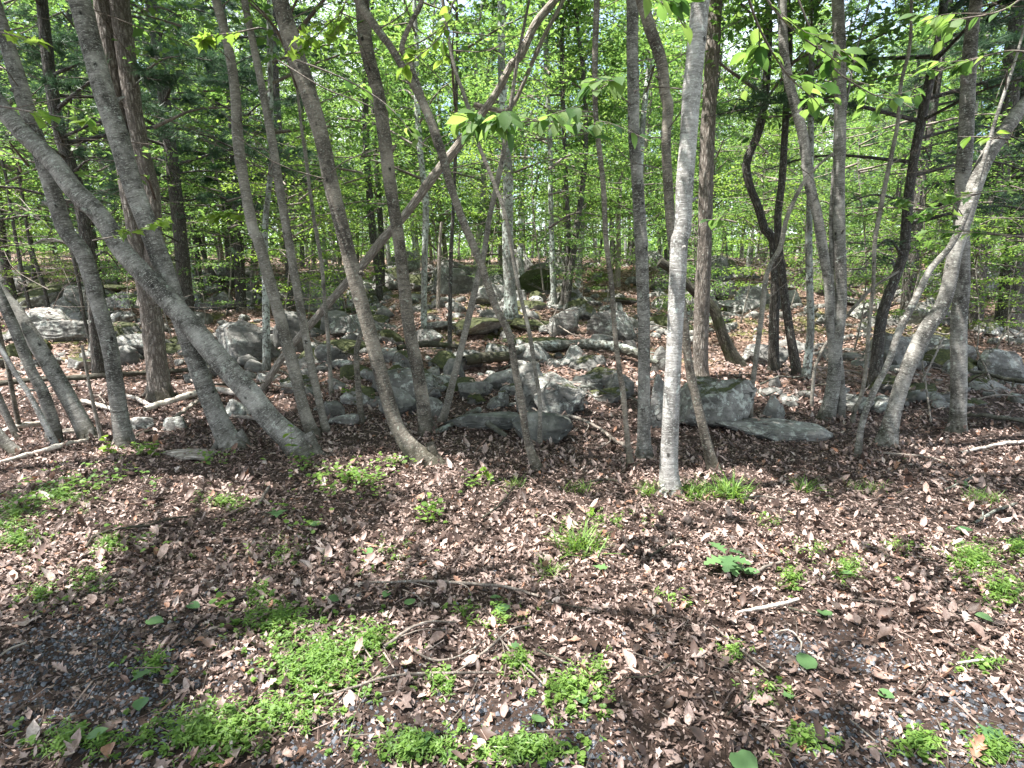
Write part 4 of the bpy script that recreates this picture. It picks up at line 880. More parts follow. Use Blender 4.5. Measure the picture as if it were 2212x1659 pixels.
RM2 = RM[:6]
while c < 285:
    y = 17 + 11 * rr.uniform(0, 1); x = rr.uniform(-.95, .95) * y
    if vn(x / 3, y / 3, 0, 43) < -.1: continue
    w = rr.uniform(.7, 2.0); o = put_rock('rock', RM[c % 12], x, y, w, w * rr.uniform(.6, 1), w * rr.uniform(.3, .6), rr.uniform(0, 6.3), rr.choice([-.3, .1, .6]), .5, rr.uniform(-.2, .2))
    o['category'] = 'rock'; o['group'] = 'rocks strewn under the trees'; name_later(o, 'distant rock', (x, y, float(H(x, y)))); c += 1
b = Buf(); RS = []
for k in range(5):
    m_ = rock_mesh('s', 'rock', 2, 300 + k, 7, .12); v = np.empty(len(m_.vertices) * 3); m_.vertices.foreach_get('co', v); RS.append((v.reshape(-1, 3), np.array([p.vertices[:] for p in m_.polygons]))); bpy.data.meshes.remove(m_)
for k in range(5):
    n = 300; y = 6.9 + 20 * rr.uniform(0, 1, n) ** 1.2; x = rr.uniform(-1, 1, n) * y; kp = vn(x / 2.2, y / 2.2, 0, 41) > -.35; x, y = x[kp], y[kp]; n = len(x)
    V = RS[k][0] * [.5, .38, .26]; s = rr.uniform(.08, .34, n) * (1 + y / 18)
    scatter(b, (V, RS[k][1]), np.stack([x, y, H(x, y) + s * .04], 1), rr.uniform(0, 6.3, n), rr.normal(0, .2, n), rr.normal(0, .2, n), s, rr.uniform(0, 1, n))
o = tag(b.build('rubble', M['rock']), 'smaller broken stones filling the gaps between the boulders', 'rubble', None, 'stuff'); o['moss'] = .15
# ------------------------------------------------------------------ logs and sticks
def stick(name, label, pts, mat, cat='stick', lift=.0, near=True, ends=None, group='sticks lying on the leaves', knot=2, forks=0, tz=None):
    """pts: (u, v, width) points lying on the ground"""
    P = []; R = []
    for q in pts:
        p = gp(q[0], q[1]); r = q[2] / 2 * depth(p) / F; p[2] += r * .7 + lift + (q[3] if len(q) > 3 else 0); P.append(p); R.append(r)
    P = np.array(P); R = np.array(R); c = P.mean(0); rng = np.random.RandomState(int(pts[0][0] * 3 + pts[0][1]))
    n = int(np.clip(np.linalg.norm(np.diff(P, axis=0), axis=1).sum() / .03, 8, 120)); Q = catmull(np.column_stack([P, R]), n)
    Q[:, :3] += (rng.normal(0, 1, (n, 3)) * np.minimum(.004, R.mean() * .2)); b = Buf()
    tube(b, Q[:, :3], Q[:, 3] * (1 + .12 * vn(np.arange(n) * .35, pts[0][0], 0, 8)), 12 if R.max() > .02 else 7, 0, .09, 0, knot if R.max() > .02 else 0, rng, int(pts[0][0]))
    Bk = Q[::-1]; b.add(*(lambda c_: (np.vstack([c_ + 1e-4, c_[0] + 1e-4]), np.array([(0, 1, 2)])))(Bk[:2, :3]))
    for _ in range(forks):
        i = rng.randint(2, n - 2); T = Q[i+1, :3] - Q[i-1, :3]; T /= np.linalg.norm(T); s = np.array([-T[1], T[0], .25]) * rng.choice([-1, 1]); l = rng.uniform(.12, .4)
        e = Q[i, :3] + (T * .8 + s * .7) * l; e[2] = max(float(H(e[0], e[1])) + .01, e[2] - .3 * l)
        tube(b, catmull([Q[i, :3], Q[i, :3] + (T + s * .4) * l * .5, e], 7), np.linspace(Q[i, 3] * .55, Q[i, 3] * .2, 7), 5, 0, .1, seed=i)
    o = b.build(name, M[mat], None, c); return tag(o, label, cat, group)
G2 = 'fallen logs and branches among the rocks'
stick('log', 'long lichen-crusted log lying level across the centre rocks', [(1098,790,20,.12),(1113,790,21,.14),(1173,776,22,.1),(1239,773,21,.12),(1306,775,21,.12),(1373,790,22,.1),(1420,806,16,.08)], 'lichen', 'log', .05, group=G2, knot=5)
stick('log', 'rotten reddish log end left of the lichen-crusted log', [(1004,806,22,.1),(1050,802,26,.1),(1100,796,20,.1)], 'moss', 'log', .05, group=G2)
stick('log', 'mossy log behind the rotten one, low over the hollow', [(860,775,12,.1),(930,768,14,.1),(990,770,10,.08)], 'moss', 'log', .05, group=G2)
stick('log', 'short grey log with a hollow end on the dark slab', [(930,940,11),(965,930,12,.01),(1000,916,13,.04),(1036,908,14,.1)], 'lichen', 'log', .0, group=G2)
stick('log', 'stub of grey log at the right end of the dark slab', [(1053,929,14,.05),(1075,938,13,.02),(1095,948,10)], 'lichen', 'log', group=G2)
stick('branch', 'long forked branch slanting down to the white birch', [(1150,898,4,.06),(1169,906,5,.05),(1206,916,6,.05),(1239,916,7,.05),(1289,936,7,.03),(1339,969,7,.02),(1416,1003,6)], 'twig', 'branch', .02, group=G2, forks=4)
stick('log', 'sunlit peeled log left of the thick trunk foot', [(313,898,13,.03),(350,888,13,.04),(427,866,13,.06),(470,858,12,.06),(517,863,11,.03)], 'pale_stick', 'log', .02, group=G2)
stick('log', 'bleached log lowest at the left border, edging the green plants', [(-25,1012,10),(0,1006,10),(60,990,9,.01),(120,975,9,.02),(167,963,8,.02),(215,950,6,.01)], 'pale_stick', 'log', .01, group=G2)
stick('log', 'bleached short log behind the lowest left-border log', [(5,946,11,.02),(45,940,12,.04),(95,932,11,.04)], 'pale_stick', 'log', .03, group=G2)
stick('log', 'brown log end beside the thick sunlit left trunk', [(105,948,13,.02),(150,942,14,.02),(172,940,12)], 'dead', 'log', .0, group=G2)
stick('log', 'long dark log lying level behind the left trunks', [(-10,848,12,.04),(75,842,12,.06),(150,836,12,.05),(240,830,12,.05),(317,824,11,.05),(400,816,10,.04),(480,810,9,.03)], 'dark', 'log', .05, group=G2)
stick('branch', 'bleached branch behind the snapped pole', [(178,877,9,.03),(205,885,9,.03),(243,894,9,.02)], 'pale_stick', 'branch', .02, group=G2)
stick('branch', 'short brown branch leaning by the sunlit log end', [(377,908,8),(400,896,8,.03),(432,877,7,.05)], 'dead', 'branch', .01, group=G2)
stick('branch', 'pair-like bleached branch right of the banded trunk', [(270,864,7,.03),(300,874,8,.03),(330,888,7,.02)], 'pale_stick', 'branch', .02, group=G2)
stick('branch', 'thin dark bent branch at the end of the sunlit flat rock', [(290,946,4),(310,943,6,.03),(330,938,6,.03)], 'dark', 'branch', .0, group=G2)
stick('branch', 'bleached branch behind the thick trunk by the pale rock', [(505,910,8,.02),(540,915,8,.03),(580,918,7,.02)], 'dead', 'branch', .02, group=G2)
stick('log', 'grey log lying right of the holed straight trunk, upper one', [(2092,824,7,.1),(2130,832,9,.1),(2170,840,10,.08),(2225,850,10,.08)], 'grey', 'log', .04, group=G2, forks=2)
stick('log', 'grey log lying right of the holed straight trunk, lower one', [(2089,909,8,.03),(2130,913,9,.04),(2186,918,9,.03),(2230,922,8,.03)], 'grey', 'log', .02, group=G2, forks=2)
stick('branch', 'pale broken branch on sunlit leaves at the right border', [(2076,982,5),(2120,974,7,.01),(2170,966,7,.01),(2225,958,6)], 'pale_stick', 'branch', .01, group=G2, forks=1)
for k, (a, l) in enumerate([([(2118,905,3,.5),(2100,870,4,.3),(2090,845,4,.1)], 'dead twiggy branch propped by the holed trunk'), ([(2100,800,4,.35),(2125,830,4,.2),(2150,870,3,.05)], 'bare brushy branch right of the holed trunk'),
        ([(1985,880,3,.3),(2005,840,4,.35),(2030,795,3,.5)], 'twiggy branch leaning left of the holed trunk'), ([(2010,920,4),(1995,870,4,.2),(1985,835,3,.35)], 'thin bent branch behind the leaning right trunk')]):
    stick('branch', l, a, 'twig', 'branch', .02, group=G2, forks=5)
SF = [
 ('longest grey stick lying level in the foreground leaves', [(780,1272,3),(796,1271,5),(927,1271,6),(1033,1276,7),(1104,1284,7),(1163,1301,5)], 'twig', 2),
 ('curved grey stick above the looped one', [(830,1415,7),(885,1373,6),(927,1356,5),(986,1356,4)], 'twig', 1),
 ('looped pale grey stick curving like a bowl', [(893,1422,5),(927,1443,5),(969,1443,5),(1007,1424,4),(1049,1396,4)], 'twig', 0),
 ('grey stick rising right from beside the bowl-shaped one', [(985,1468,5),(1054,1419,5),(1104,1377,5),(1147,1362,4)], 'twig', 0),
 ('long low stick running under the bright green clump', [(701,1520,5),(737,1512,5),(843,1478,6),(948,1470,6),(1070,1470,5)], 'twig', 1),
 ('short pale-spotted stick right of the crossing sticks', [(1159,1421,5),(1200,1440,6),(1235,1453,5)], 'slim', 0),
 ('thin stick crossing downward to the lower centre', [(1070,1381,4),(1108,1428,4),(1142,1461,4),(1176,1495,4)], 'twig', 1),
 ('thin dark stick in leaves below the white birch', [(1404,1214,5),(1440,1190,5),(1471,1174,4)], 'dark', 1),
 ('thin hooked twig low right of centre', [(1349,1483,3),(1413,1472,3),(1455,1445,3)], 'dark', 0),
 ('bleached white stick with a split end', [(1590,1336,5),(1630,1331,7),(1678,1322,8),(1724,1309,7)], 'pale_stick', 0),
 ('short thick dark stick beside the oak seedling', [(1627,1250,8),(1656,1236,7),(1688,1225,6)], 'twig', 0),
 ('grey twig right of the bleached white stick', [(1703,1328,5),(1735,1338,4),(1771,1347,4)], 'dark', 0),
 ('long thin slanting twig below the bleached stick', [(1538,1369,4),(1575,1400,4),(1614,1432,4),(1665,1472,3)], 'twig', 1),
 ('hook-shaped twig right of the slanting one', [(1673,1381,3),(1703,1377,4),(1728,1402,4),(1726,1436,3)], 'dead', 0),
 ('angled dark twig in the bottom right leaves', [(1568,1559,3),(1610,1525,4),(1644,1485,3)], 'dark', 1),
 ('grey-green stick near the right border', [(2104,1141,6),(2150,1115,7),(2193,1098,6)], 'lichen', 1),
 ('straight thin straw-coloured twig near the right border', [(2028,1301,3),(2080,1338,3),(2130,1377,3)], 'dead', 0),
 ('small pale chip of wood at the lower right', [(2066,1448,6),(2121,1442,6)], 'pale_stick', 0),
 ('fine straw twig low at the right', [(1834,1575,3),(1889,1618,3)], 'dead', 0),
 ('long dark arched stick across the left leaves', [(186,1195,6),(207,1170,6),(253,1153,6),(317,1148,5),(359,1134,5),(405,1126,4)], 'dark', 1),
 ('thick dark short stick above the round leaves on the left', [(553,1107,8),(568,1085,7),(583,1060,6)], 'twig', 0),
 ('pale stick at the left border by the gravel', [(-4,1438,4),(28,1420,5),(59,1404,5)], 'dead', 0),
 ('dark stick above the gravel patch', [(220,1297,4),(240,1278,4),(253,1263,4)], 'dark', 1),
 ('dark twig between the longest stick and the oak seedling', [(1180,1311,3),(1230,1322,3),(1290,1333,2)], 'dark', 0),
 ('thin dark stick in the leaves left of the white birch foot', [(1040,1130,4),(1080,1100,4),(1110,1060,3)], 'dark', 1),
 ('dim stick under the left violets', [(870,1288,3),(900,1300,3),(915,1315,3)], 'twig', 0),
 ('pale broken stick at the right among dim leaves', [(2040,1068,4),(2065,1055,5),(2095,1042,6),(2100,1035,5)], 'lichen', 1),
 ('long thin branch lying behind the right foreground leaves', [(1560,1095,3),(1640,1082,4),(1700,1092,3)], 'twig', 1),
 ('thin branch lying right of the leaning right trunk foot', [(1900,985,3),(1960,990,4),(2020,1000,4),(2060,1020,3)], 'twig', 2),
 ('thin dark branch in front of the straight grey trunk', [(1240,1060,3),(1300,1045,4),(1350,1050,3)], 'dark', 1),
]
for k in range(64):                                   # tangle of dead branches between the rocks
    v0 = rr.uniform(655, 900); u0 = rr.uniform(20, 2190); l_ = rr.uniform(35, 130); a_ = rr.normal(0, .35)
    q = [(u0 + l_ * t * cos(a_), v0 + l_ * t * sin(a_) * .6 + rr.normal(0, 2), rr.uniform(2.2, 5.5) * (1 - .4 * t), .08 + rr.uniform(0, .14)) for t in (0, .33, .66, 1)]
    o = stick('branch', 'x', q, ['twig', 'dead', 'dark', 'lichen', 'twig'][k % 5], 'branch', .03, group=G2, forks=rr.randint(1, 4)); name_later(o, 'thin dead branch', o.location)
for l, a, m_, fk in SF: stick('stick', l, a, m_, 'stick', .026, forks=fk)
# weathered board-like driftwood on the left
b = Buf(); p = gp(420, 988)
for k in range(5):
    q = gp(352 + k * 9, 984 + k * 3); e = gp(472 - k * 5, 982 + k * 4); tube(b, catmull([q + [0, 0, .02], (q + e) / 2 + [0, 0, .035], e + [0, 0, .02]], 14), np.array([.008] + [.024] * 12 + [.006]), 8, 0, .2, 0, 0, None, k + 3)
tag(b.build('driftwood', M['dead'], None, p), 'flat weathered grey slab of rotten wood left of the leaning trunk foot', 'log', G2)
# ------------------------------------------------------------------ leaf litter
def slope(x, y):
    e = .05; return (H(x + e, y) - H(x - e, y)) / (2 * e), (H(x, y + e) - H(x, y - e)) / (2 * e)
rl = np.random.RandomState(21)
def wedge(n, y0, y1, pw=1., margin=1.0):
    y = y0 + (y1 - y0) * rl.uniform(0, 1, n) ** pw; x = rl.uniform(-1, 1, n) * (.93 * np.maximum(y, .3) + margin); return x, y
def lay(buf, temps, x, y, size, lift, rnd, tilt=.3, mat=0):
    z = H(x, y) + lift
    k = rl.randint(0, len(temps), len(x))
    for i, T in enumerate(temps):
        m = k == i; n = m.sum(); sx, sy = slope(x[m], y[m])
        scatter(buf, T, np.stack([x[m], y[m], z[m]], 1), rl.uniform(0, 2*pi, n), rl.normal(0, tilt, n), rl.normal(0, tilt, n) + .0, size[m], rnd[m], mat)
GRAV = [gp(u, v) for u, v in ((150, 1430), (250, 1480), (60, 1500), (330, 1560), (1010, 1560), (1120, 1600), (1250, 1640), (1800, 1620), (1950, 1640), (2150, 1590), (1700, 1400), (1850, 1420), (780, 1600), (700,1640))]
GR = [.42, .36, .3, .26, .14, .18, .2, .2, .2, .3, .12, .14, .15, .15]
def gravelly(x, y):
    g = np.zeros(len(x))
    for p, r in zip(GRAV, GR): g = np.maximum(g, np.exp(-((x - p[0])**2 + (y - p[1])**2) / (2 * (r * .62)**2)))
    return g * (1 + .5 * vn(x * 9, y * 9, 0, 61))
TL = [leaf_t(k, f, c, cu, w, s) for s, (k, f, c, cu, w) in enumerate([('oak', .3, .3, 0, .18), ('oak', -.3, -.25, .3, .2), ('maple', .3, .2, .3, .16), ('maple', -.2, -.35, -.4, .2), ('ovate', .6, .4, .4, .16), ('maple', -.5, -.4, 0, .2), ('beech', .5, .3, .9, .14), ('oak', .9, .5, 0, .2), ('strip', .6, .3, 0, .1), ('ovate', 1.0, .7, 0, .15)])]
TS = [quad_t(.5, .5), quad_t(.7, -.3), quad_t(.35, .6), quad_t(.25, .3)]
TM = [leaf_t(k, f, c, cu, w, s) for s, (k, f, c, cu, w) in enumerate([('oakl', .3, .3, 0, .08), ('oakl', -.3, -.25, .3, .1), ('ovl', .5, .4, .3, .1), ('ovl', -.6, -.35, -.4, .12), ('oakl', .8, .5, .3, .1), ('strip', .6, .3, 0, .1), ('ovl', 1.0, .7, 0, .15)])]
b = Buf()
def clear(x, y):                                      # litter thins out over gravel and is patchy
    d = .72 + .4 * vn(x * 2.2, y * 2.2, 0, 62); near = sst(1.6, 3.4, y)
    return rl.uniform(0, 1, len(x)) < np.clip(d * (.6 + .6 * near), 0, 1) * (1 - .75 * np.clip(gravelly(x, y), 0, 1))
x, y = wedge(36000, 1.2, 3.4, .8); m = clear(x, y); x, y = x[m], y[m]
k0 = rl.uniform(0, 1, len(x)) < .2; lay(b, TL, x[k0], y[k0], rl.gamma(4, .0085, k0.sum()).clip(.02, .085), rl.uniform(.004, .024, k0.sum()), rl.uniform(0, 1, k0.sum()), .2); x, y = x[~k0], y[~k0]
lay(b, TM, x, y, rl.gamma(3.2, .0075, len(x)).clip(.010, .08), rl.uniform(.0, .018, len(x)), rl.uniform(0, 1, len(x)) ** 1.1, .22)
x, y = wedge(52000, 3.0, 8, .85); m = clear(x, y); x, y = x[m], y[m]
lay(b, TM, x, y, rl.gamma(3.5, .0095, len(x)).clip(.016, .09), rl.uniform(.0, .022, len(x)), rl.uniform(0, 1, len(x)), .2)
x, y = wedge(90000, 1.1, 5.5, .8); m = rl.uniform(0, 1, len(x)) > .7 * np.clip(gravelly(x, y), 0, 1); x, y = x[m], y[m]   # crumbs
lay(b, TS, x, y, rl.uniform(.008, .035, len(x)), rl.uniform(0, .012, len(x)), rl.uniform(0, 1, len(x)) * .85, .5)
x, y = wedge(70000, 7.5, 24, 1.0)
lay(b, TS[:3], x, y, rl.uniform(.05, .13, len(x)), rl.uniform(0, .03, len(x)), rl.uniform(.1, .95, len(x)), .35)
x, y = wedge(26000, 22, 60, .9)
lay(b, TS[:2], x, y, rl.uniform(.15, .35, len(x)), rl.uniform(0, .03, len(x)), rl.uniform(.2, .95, len(x)), .2)
for o_ in list(COL.objects):                          # leaves banked against the near trunks
    if o_.type == 'EMPTY' and o_.get('category') in ('tree', 'sapling') and 3.5 < o_.location[1] < 8.5:
        n = 90; a = rl.uniform(0, 2*pi, n); r = np.abs(rl.normal(0, .10, n)) + .055; x = o_.location[0] + r * np.cos(a); y = o_.location[1] + r * np.sin(a)
        lay(b, TM, x, y, rl.uniform(.025, .075, n), .035 * np.exp(-(r - .05) / .06) + rl.uniform(0, .02, n), rl.uniform(0, 1, n), .45)
o = b.build('fallen_leaves', M['litter']); tag(o, 'brown leaf litter covering the forest floor', 'leaf litter', None, 'stuff')
# leaf scraps caught on rocks
from mathutils import Vector
dg = bpy.context.evaluated_depsgraph_get(); b = Buf(); Pq = []
x, y = wedge(15000, 4.8, 22, 1.1); hz = H(x, y)
for i in range(len(x)):
    h_, lc, nn_, ix_, ob_, mm_ = S.ray_cast(dg, Vector((x[i], y[i], hz[i] + 1.1)), Vector((0, 0, -1)), distance=1.05)
    if h_ and nn_.z > .55 and ob_.name.split('.')[0] in ('rock', 'boulder', 'ledge_rock', 'slab_rock', 'rubble'): Pq.append(lc[:])
Pq = np.array(Pq); Pq = Pq[vn(Pq[:, 0] * 2.5, Pq[:, 1] * 2.5, 0, 91) > -.15]; n = len(Pq)
for i, T in enumerate(TS[:3]):
    m = np.arange(n) % 3 == i; k = m.sum(); scatter(b, T, Pq[m] + [0, 0, .012], rl.uniform(0, 6.3, k), rl.normal(0, .3, k), rl.normal(0, .3, k), rl.uniform(.05, .12, k), rl.uniform(.2, .95, k))
tag(b.build('leaves_on_rocks', M['litter']), 'dead leaves caught on the tops of the rocks', 'leaf litter', None, 'stuff')
# the largest dead leaves, one by one
DM = []
for i, T in enumerate(TL[:8]):
    q = Buf(); q.add(T[0] * [1, 1, .6], T[1], None, .5); DM.append(q.mesh('dead_leaf', M['litter_obj']))
cnt = 0
while cnt < 300:
    y_ = 1.35 + 2.6 * rl.uniform() ** 1.3; x_ = rl.uniform(-1, 1) * (.9 * y_ + .1)
    if gravelly(np.array([x_]), np.array([y_]))[0] > .5 and rl.uniform() < .8: continue
    o = bpy.data.objects.new('dead_leaf', DM[rl.randint(0, 8)]); COL.objects.link(o); o.parent = ground
    s = rl.uniform(.035, .075); o.scale = (s, s, s); o.location = (x_, y_, float(H(x_, y_)) + .02); o.rotation_euler = (rl.normal(0, .14), rl.normal(0, .14), rl.uniform(0, 6.3)); cnt += 1
# fine twigs and needles
b = Buf(); x, y = wedge(16000, 1.2, 7, .8); n = len(x)
scatter(b, (np.array([(0, -.02, 0), (1, -.01, .04), (1, .012, .04), (0, .02, 0)]), np.array([(0, 1, 2, 3)])), np.stack([x, y, H(x, y) + rl.uniform(.004, .03, n)], 1), rl.uniform(0, 6.3, n), rl.normal(0, .12, n), rl.uniform(0, 3, n), rl.gamma(3, .016, n).clip(.015, .2), rl.uniform(.0, .95, n))
for k in range(420):
    yy = 1.3 + 6 * rl.uniform() ** 1.3; xx = rl.uniform(-1, 1) * (.93 * yy + .5); a = rl.uniform(0, 6.3); l = rl.uniform(.06, .35); r = rl.uniform(.0012, .0035)
    P = np.array([(xx + cos(a) * l * t + rl.normal(0, .012), yy + sin(a) * l * t + rl.normal(0, .012), 0) for t in (0, .5, 1)]); P[:, 2] = H(P[:, 0], P[:, 1]) + .02
    tube(b, catmull(P, 6), np.linspace(r, r * .5, 6), 4, 1, cap=False)
tag(b.build('twig_debris', [M['litter'], M['twig']]), 'fine twigs and needles scattered in the litter', 'twigs', None, 'stuff')
# gravel
b = Buf(); n = 42000; x, y = wedge(n, 1.1, 3.2, .8, .6); g = gravelly(x, y); m = (rl.uniform(0, 1, n) < np.clip(g * 1.3, 0, 1)) | (rl.uniform(0, 1, n) < .03); x, y = x[m], y[m]; n = len(x)
T = (np.array([(-.5, -.35, 0), (.4, -.5, 0), (.55, .3, 0), (-.3, .5, 0), (-.1, .05, .55), (.25, -.1, .45)]), np.array([(0, 1, 5), (1, 2, 5), (2, 4, 5), (2, 3, 4), (3, 0, 4), (0, 5, 4)]))
scatter(b, T, np.stack([x, y, H(x, y) + .001], 1), rl.uniform(0, 6.3, n), rl.normal(0, .25, n), rl.normal(0, .25, n), rl.gamma(4, .0026, n).clip(.004, .022), rl.uniform(0, 1, n) ** 1.3)
for f in b.Fs: pass
b.Fs = [(f, m_, False) for f, m_, s_ in b.Fs]
tag(b.build('gravel', M['gravel']), 'blue-grey crushed stone showing through the leaves', 'gravel', None, 'stuff')

# ------------------------------------------------------------------ green ground plants
def herb_patch(buf, c, ru, rv, n, size, hgt, rng, T):
    """small many-leaved stems filling an ellipse given in reference pixels"""
    for k in range(n):
        a = rng.uniform(0, 2*pi); q = min(abs(rng.normal(0, .62)), 1.9); p = gp(c[0] + ru * q * cos(a), min(1655, c[1] + rv * q * sin(a)))
        hh = hgt * rng.uniform(.5, 1.2) * (1.15 - .6 * q); m = rng.randint(5, 10); a0 = rng.uniform(0, 6.3); ln = rng.normal(0, .5, 2)
        t = np.linspace(.2, 1, m); pos = p + np.stack([ln[0] * hh * t, ln[1] * hh * t, hh * t], 1)
        scatter(buf, T, pos, a0 + np.arange(m) * 2.4 + rng.normal(0, .3, m), -.1 + rng.normal(0, .3, m) , rng.normal(0, .3, m), size * rng.uniform(.5, 1.15, m), rng.uniform(0, 1, m) * .6 + .4 * rng.uniform())
rng = np.random.RandomState(4); TH = leaf_t('lance', .3, -.25); TR = leaf_t('round', .25, -.05, .1)
b = Buf()
for u, v, ru, rv, n in [(690,1445,105,70,330),(600,1350,95,38,150),(800,1395,45,40,70),(450,1590,110,55,170),(150,1610,140,35,60),(1230,1500,60,50,80),(1120,1440,36,25,30),(900,1625,110,30,110),(1130,1635,110,25,90),
        (2100,1215,52,34,170),(2165,1285,46,26,110),(2200,1190,24,30,60),(1830,1235,30,26,40),(1712,1255,26,24,36),(40,1175,55,30,90),(240,1180,40,25,60),(130,1075,80,35,120),(30,1115,50,40,90),(560,1290,40,20,30),(330,1440,50,30,24),
        (90,1290,80,40,40),(200,1260,60,40,40),(480,1090,80,30,60),(1000,1330,40,20,16),(1580,1420,40,30,14),(1660,1500,50,30,12),(1990,1620,70,25,40),(2140,1630,60,20,50),(1740,1610,60,25,24),(1080,1340,50,30,26),(1290,1470,40,60,26),(600,1560,140,50,90),(1450,1300,60,30,8),(1300,1130,160,30,30),(840,1200,80,50,20),(1760,1200,120,30,20),(1950,1190,60,25,24),(2120,1440,40,25,16),(950,1480,40,25,24),(1660,1130,60,15,14),(620,1200,130,50,36)]:
    herb_patch(b, (u, v), ru * 1.1, rv * 1.1, int(n * 1.5), .026, .05, rng, TH); herb_patch(b, (u, v), ru * 1.6, rv * 1.6, int(n * .35), .02, .04, rng, TR)
tag(b.build('stilt_grass', M['herb']), 'bright green small-leaved plants creeping over the foreground', 'ground plants', None, 'stuff')
b = Buf()
for u, v, ru, rv, n in [(755,1045,110,40,120),(930,1112,34,14,14),(640,1010,50,20,16),(850,1010,40,15,18),(600,1110,20,12,4),(660,1150,40,24,8),(515,1110,16,8,3),(170,1060,90,30,30),(60,1100,50,20,16),(450,1000,90,14,18),(300,985,60,14,22),(1020,1050,60,25,12),(480,1320,16,10,4),(330,1180,60,30,8),(240,1050,140,40,26),(940,1130,18,10,4)]:
    for k in range(n):
        a = rng.uniform(0, 2*pi); q = min(abs(rng.normal(0, .65)), 1.8); p = gp(u + ru * q * cos(a), v + rv * q * sin(a)); m = rng.randint(2, 5)
        pos = p + np.stack([rng.normal(0, .035, m), rng.normal(0, .035, m), rng.uniform(.03, .10, m)], 1)
        scatter(b, TR, pos, rng.uniform(0, 6.3, m), rng.normal(-.1, .25, m), rng.normal(0, .25, m), rng.uniform(.018, .042, m), rng.uniform(.2, 1, m))
tag(b.build('violet_plants', M['herb']), 'patch of round-leaved bright green violets by the bending trunk', 'ground plants', None, 'stuff')
# grass tufts
for k, (u, v, r, h, n, l) in enumerate([(1405,1068,24,.13,70,'grass tuft hugging the left side of the white birch foot'), (1495,1072,30,.14,90,'sunlit grass tuft just right of the white birch foot'), (1572,1075,30,.2,90,'tall sunlit grass tuft under the curved dark stem'),
        (1250,1190,42,.17,110,'loose tall grass tuft in the centre leaves'), (1872,1062,38,.09,60,'low dark grass tuft before the thin right-leaning trunk'), (1740,1062,22,.14,40,'sparse thin grass tuft right of the sunlit tufts'),
        (2120,1080,36,.09,110,'wide low grass tuft near the right border'), (1250,1062,30,.09,50,'small grass tuft left of the straight grey trunk foot'), (1110,1050,30,.09,40,'faint grass tuft below the thin forked leaning trunk'), (1180,1240,26,.1,40,'small grass tuft beside the loose tall one')]):
    n = int(n * 1.6); c = gp(u, v); w = r * depth(c) / F; b = Buf(); TB = leaf_t('blade', .2, -.45)
    px = c[0] + rng.normal(0, w * .5, n); py = c[1] + rng.normal(0, w * .5, n); pos = np.stack([px, py, H(px, py)], 1)
    scatter(b, TB, pos, rng.uniform(0, 6.3, n), -rng.uniform(.6, 1.4, n), rng.normal(0, .2, n), h * rng.uniform(.5, 1.2, n), rng.uniform(0, 1, n))
    tag(b.build('grass_tuft', M['herb'], None, c), l, 'grass tuft', 'grass tufts')

# single green leaves lying on the litter
GM = {}
for nm, T in (('round', leaf_t('round', .12, -.05, .1, .03)), ('ovate', leaf_t('beech', .15, -.08)), ('maple', leaf_t('maple', .1, -.05))):
    q = Buf(); q.add(T[0], T[1], None, .5); GM[nm] = q.mesh('green_leaf', M['dullgreen'])
for u, v, w, kd, l in [(317,1356,46,'ovate','long pale green leaf beside the gravel patch'),(325,1466,44,'maple','toothed green leaf at the gravel patch edge'),(309,1530,34,'round','dark round leaf below the gravel patch'),(717,1312,30,'round','pale silvery round leaf above the bright clump'),
    (676,1146,32,'round','pale round leaf below the violets'),(600,1112,44,'maple','lobed green leaf left of the violets'),(187,1612,44,'ovate','dark green leaf in the deep shade at bottom left'),(410,1320,28,'round','dark round leaf left of the small plants'),(1058,1304,26,'ovate','green leaf with a bite just below the longest stick'),
    (1076,1332,32,'round','round green leaf below the bitten one'),(880,1320,26,'round','small holed leaf left of centre'),(1262,1538,46,'ovate','long pointed green leaf low in the centre'),(1155,1576,34,'round','bright round leaf at the bottom centre'),(893,1637,52,'round','olive spotted round leaf at the bottom'),
    (1592,1650,62,'round','large bright round leaf cut by the bottom border'),(1748,1461,46,'round','pale half-lifted leaf below the bleached stick'),(2138,1354,32,'round','pale round leaf near the right border'),(1897,1516,30,'round','pale green leaf low at the right'),(1690,1518,30,'maple','whitish lobed leaf low right of centre'),
    (2100,1157,38,'ovate','green leaf near the grey-green stick'),(2063,1046,36,'ovate','broad green leaf in the dim right leaves'),(1785,1341,34,'round','round green leaf right of the bleached stick'),(2130,1612,58,'maple','large dark green leaf at the bottom right'),(1310,1242,34,'maple','small green leaf below the loose tall grass'),
    (1955,1000,18,'ovate','bright yellow leaf lying behind the right leaves'),(840,1290,30,'ovate','thin green leaf left of the longest stick'),(1840,1250,26,'ovate','green leaf in the right sunny leaves'),(1120,1410,26,'maple','small lobed leaf between the crossing sticks'),(790,1200,26,'round','dull round leaf under the violets'),(1610,1250,30,'round','rounded leaf right of the oak seedling')]:
    p = gp(u, v); o = bpy.data.objects.new('green_leaf', GM[kd]); COL.objects.link(o); s = w * depth(p) / F; rr = np.random.RandomState(u)
    o.location = p + [0, 0, .03]; o.scale = (s, s, s); o.rotation_euler = (rr.normal(0, .12), rr.normal(0, .12), rr.uniform(0, 6.3)); tag(o, l, 'leaf', 'single green leaves on the litter')
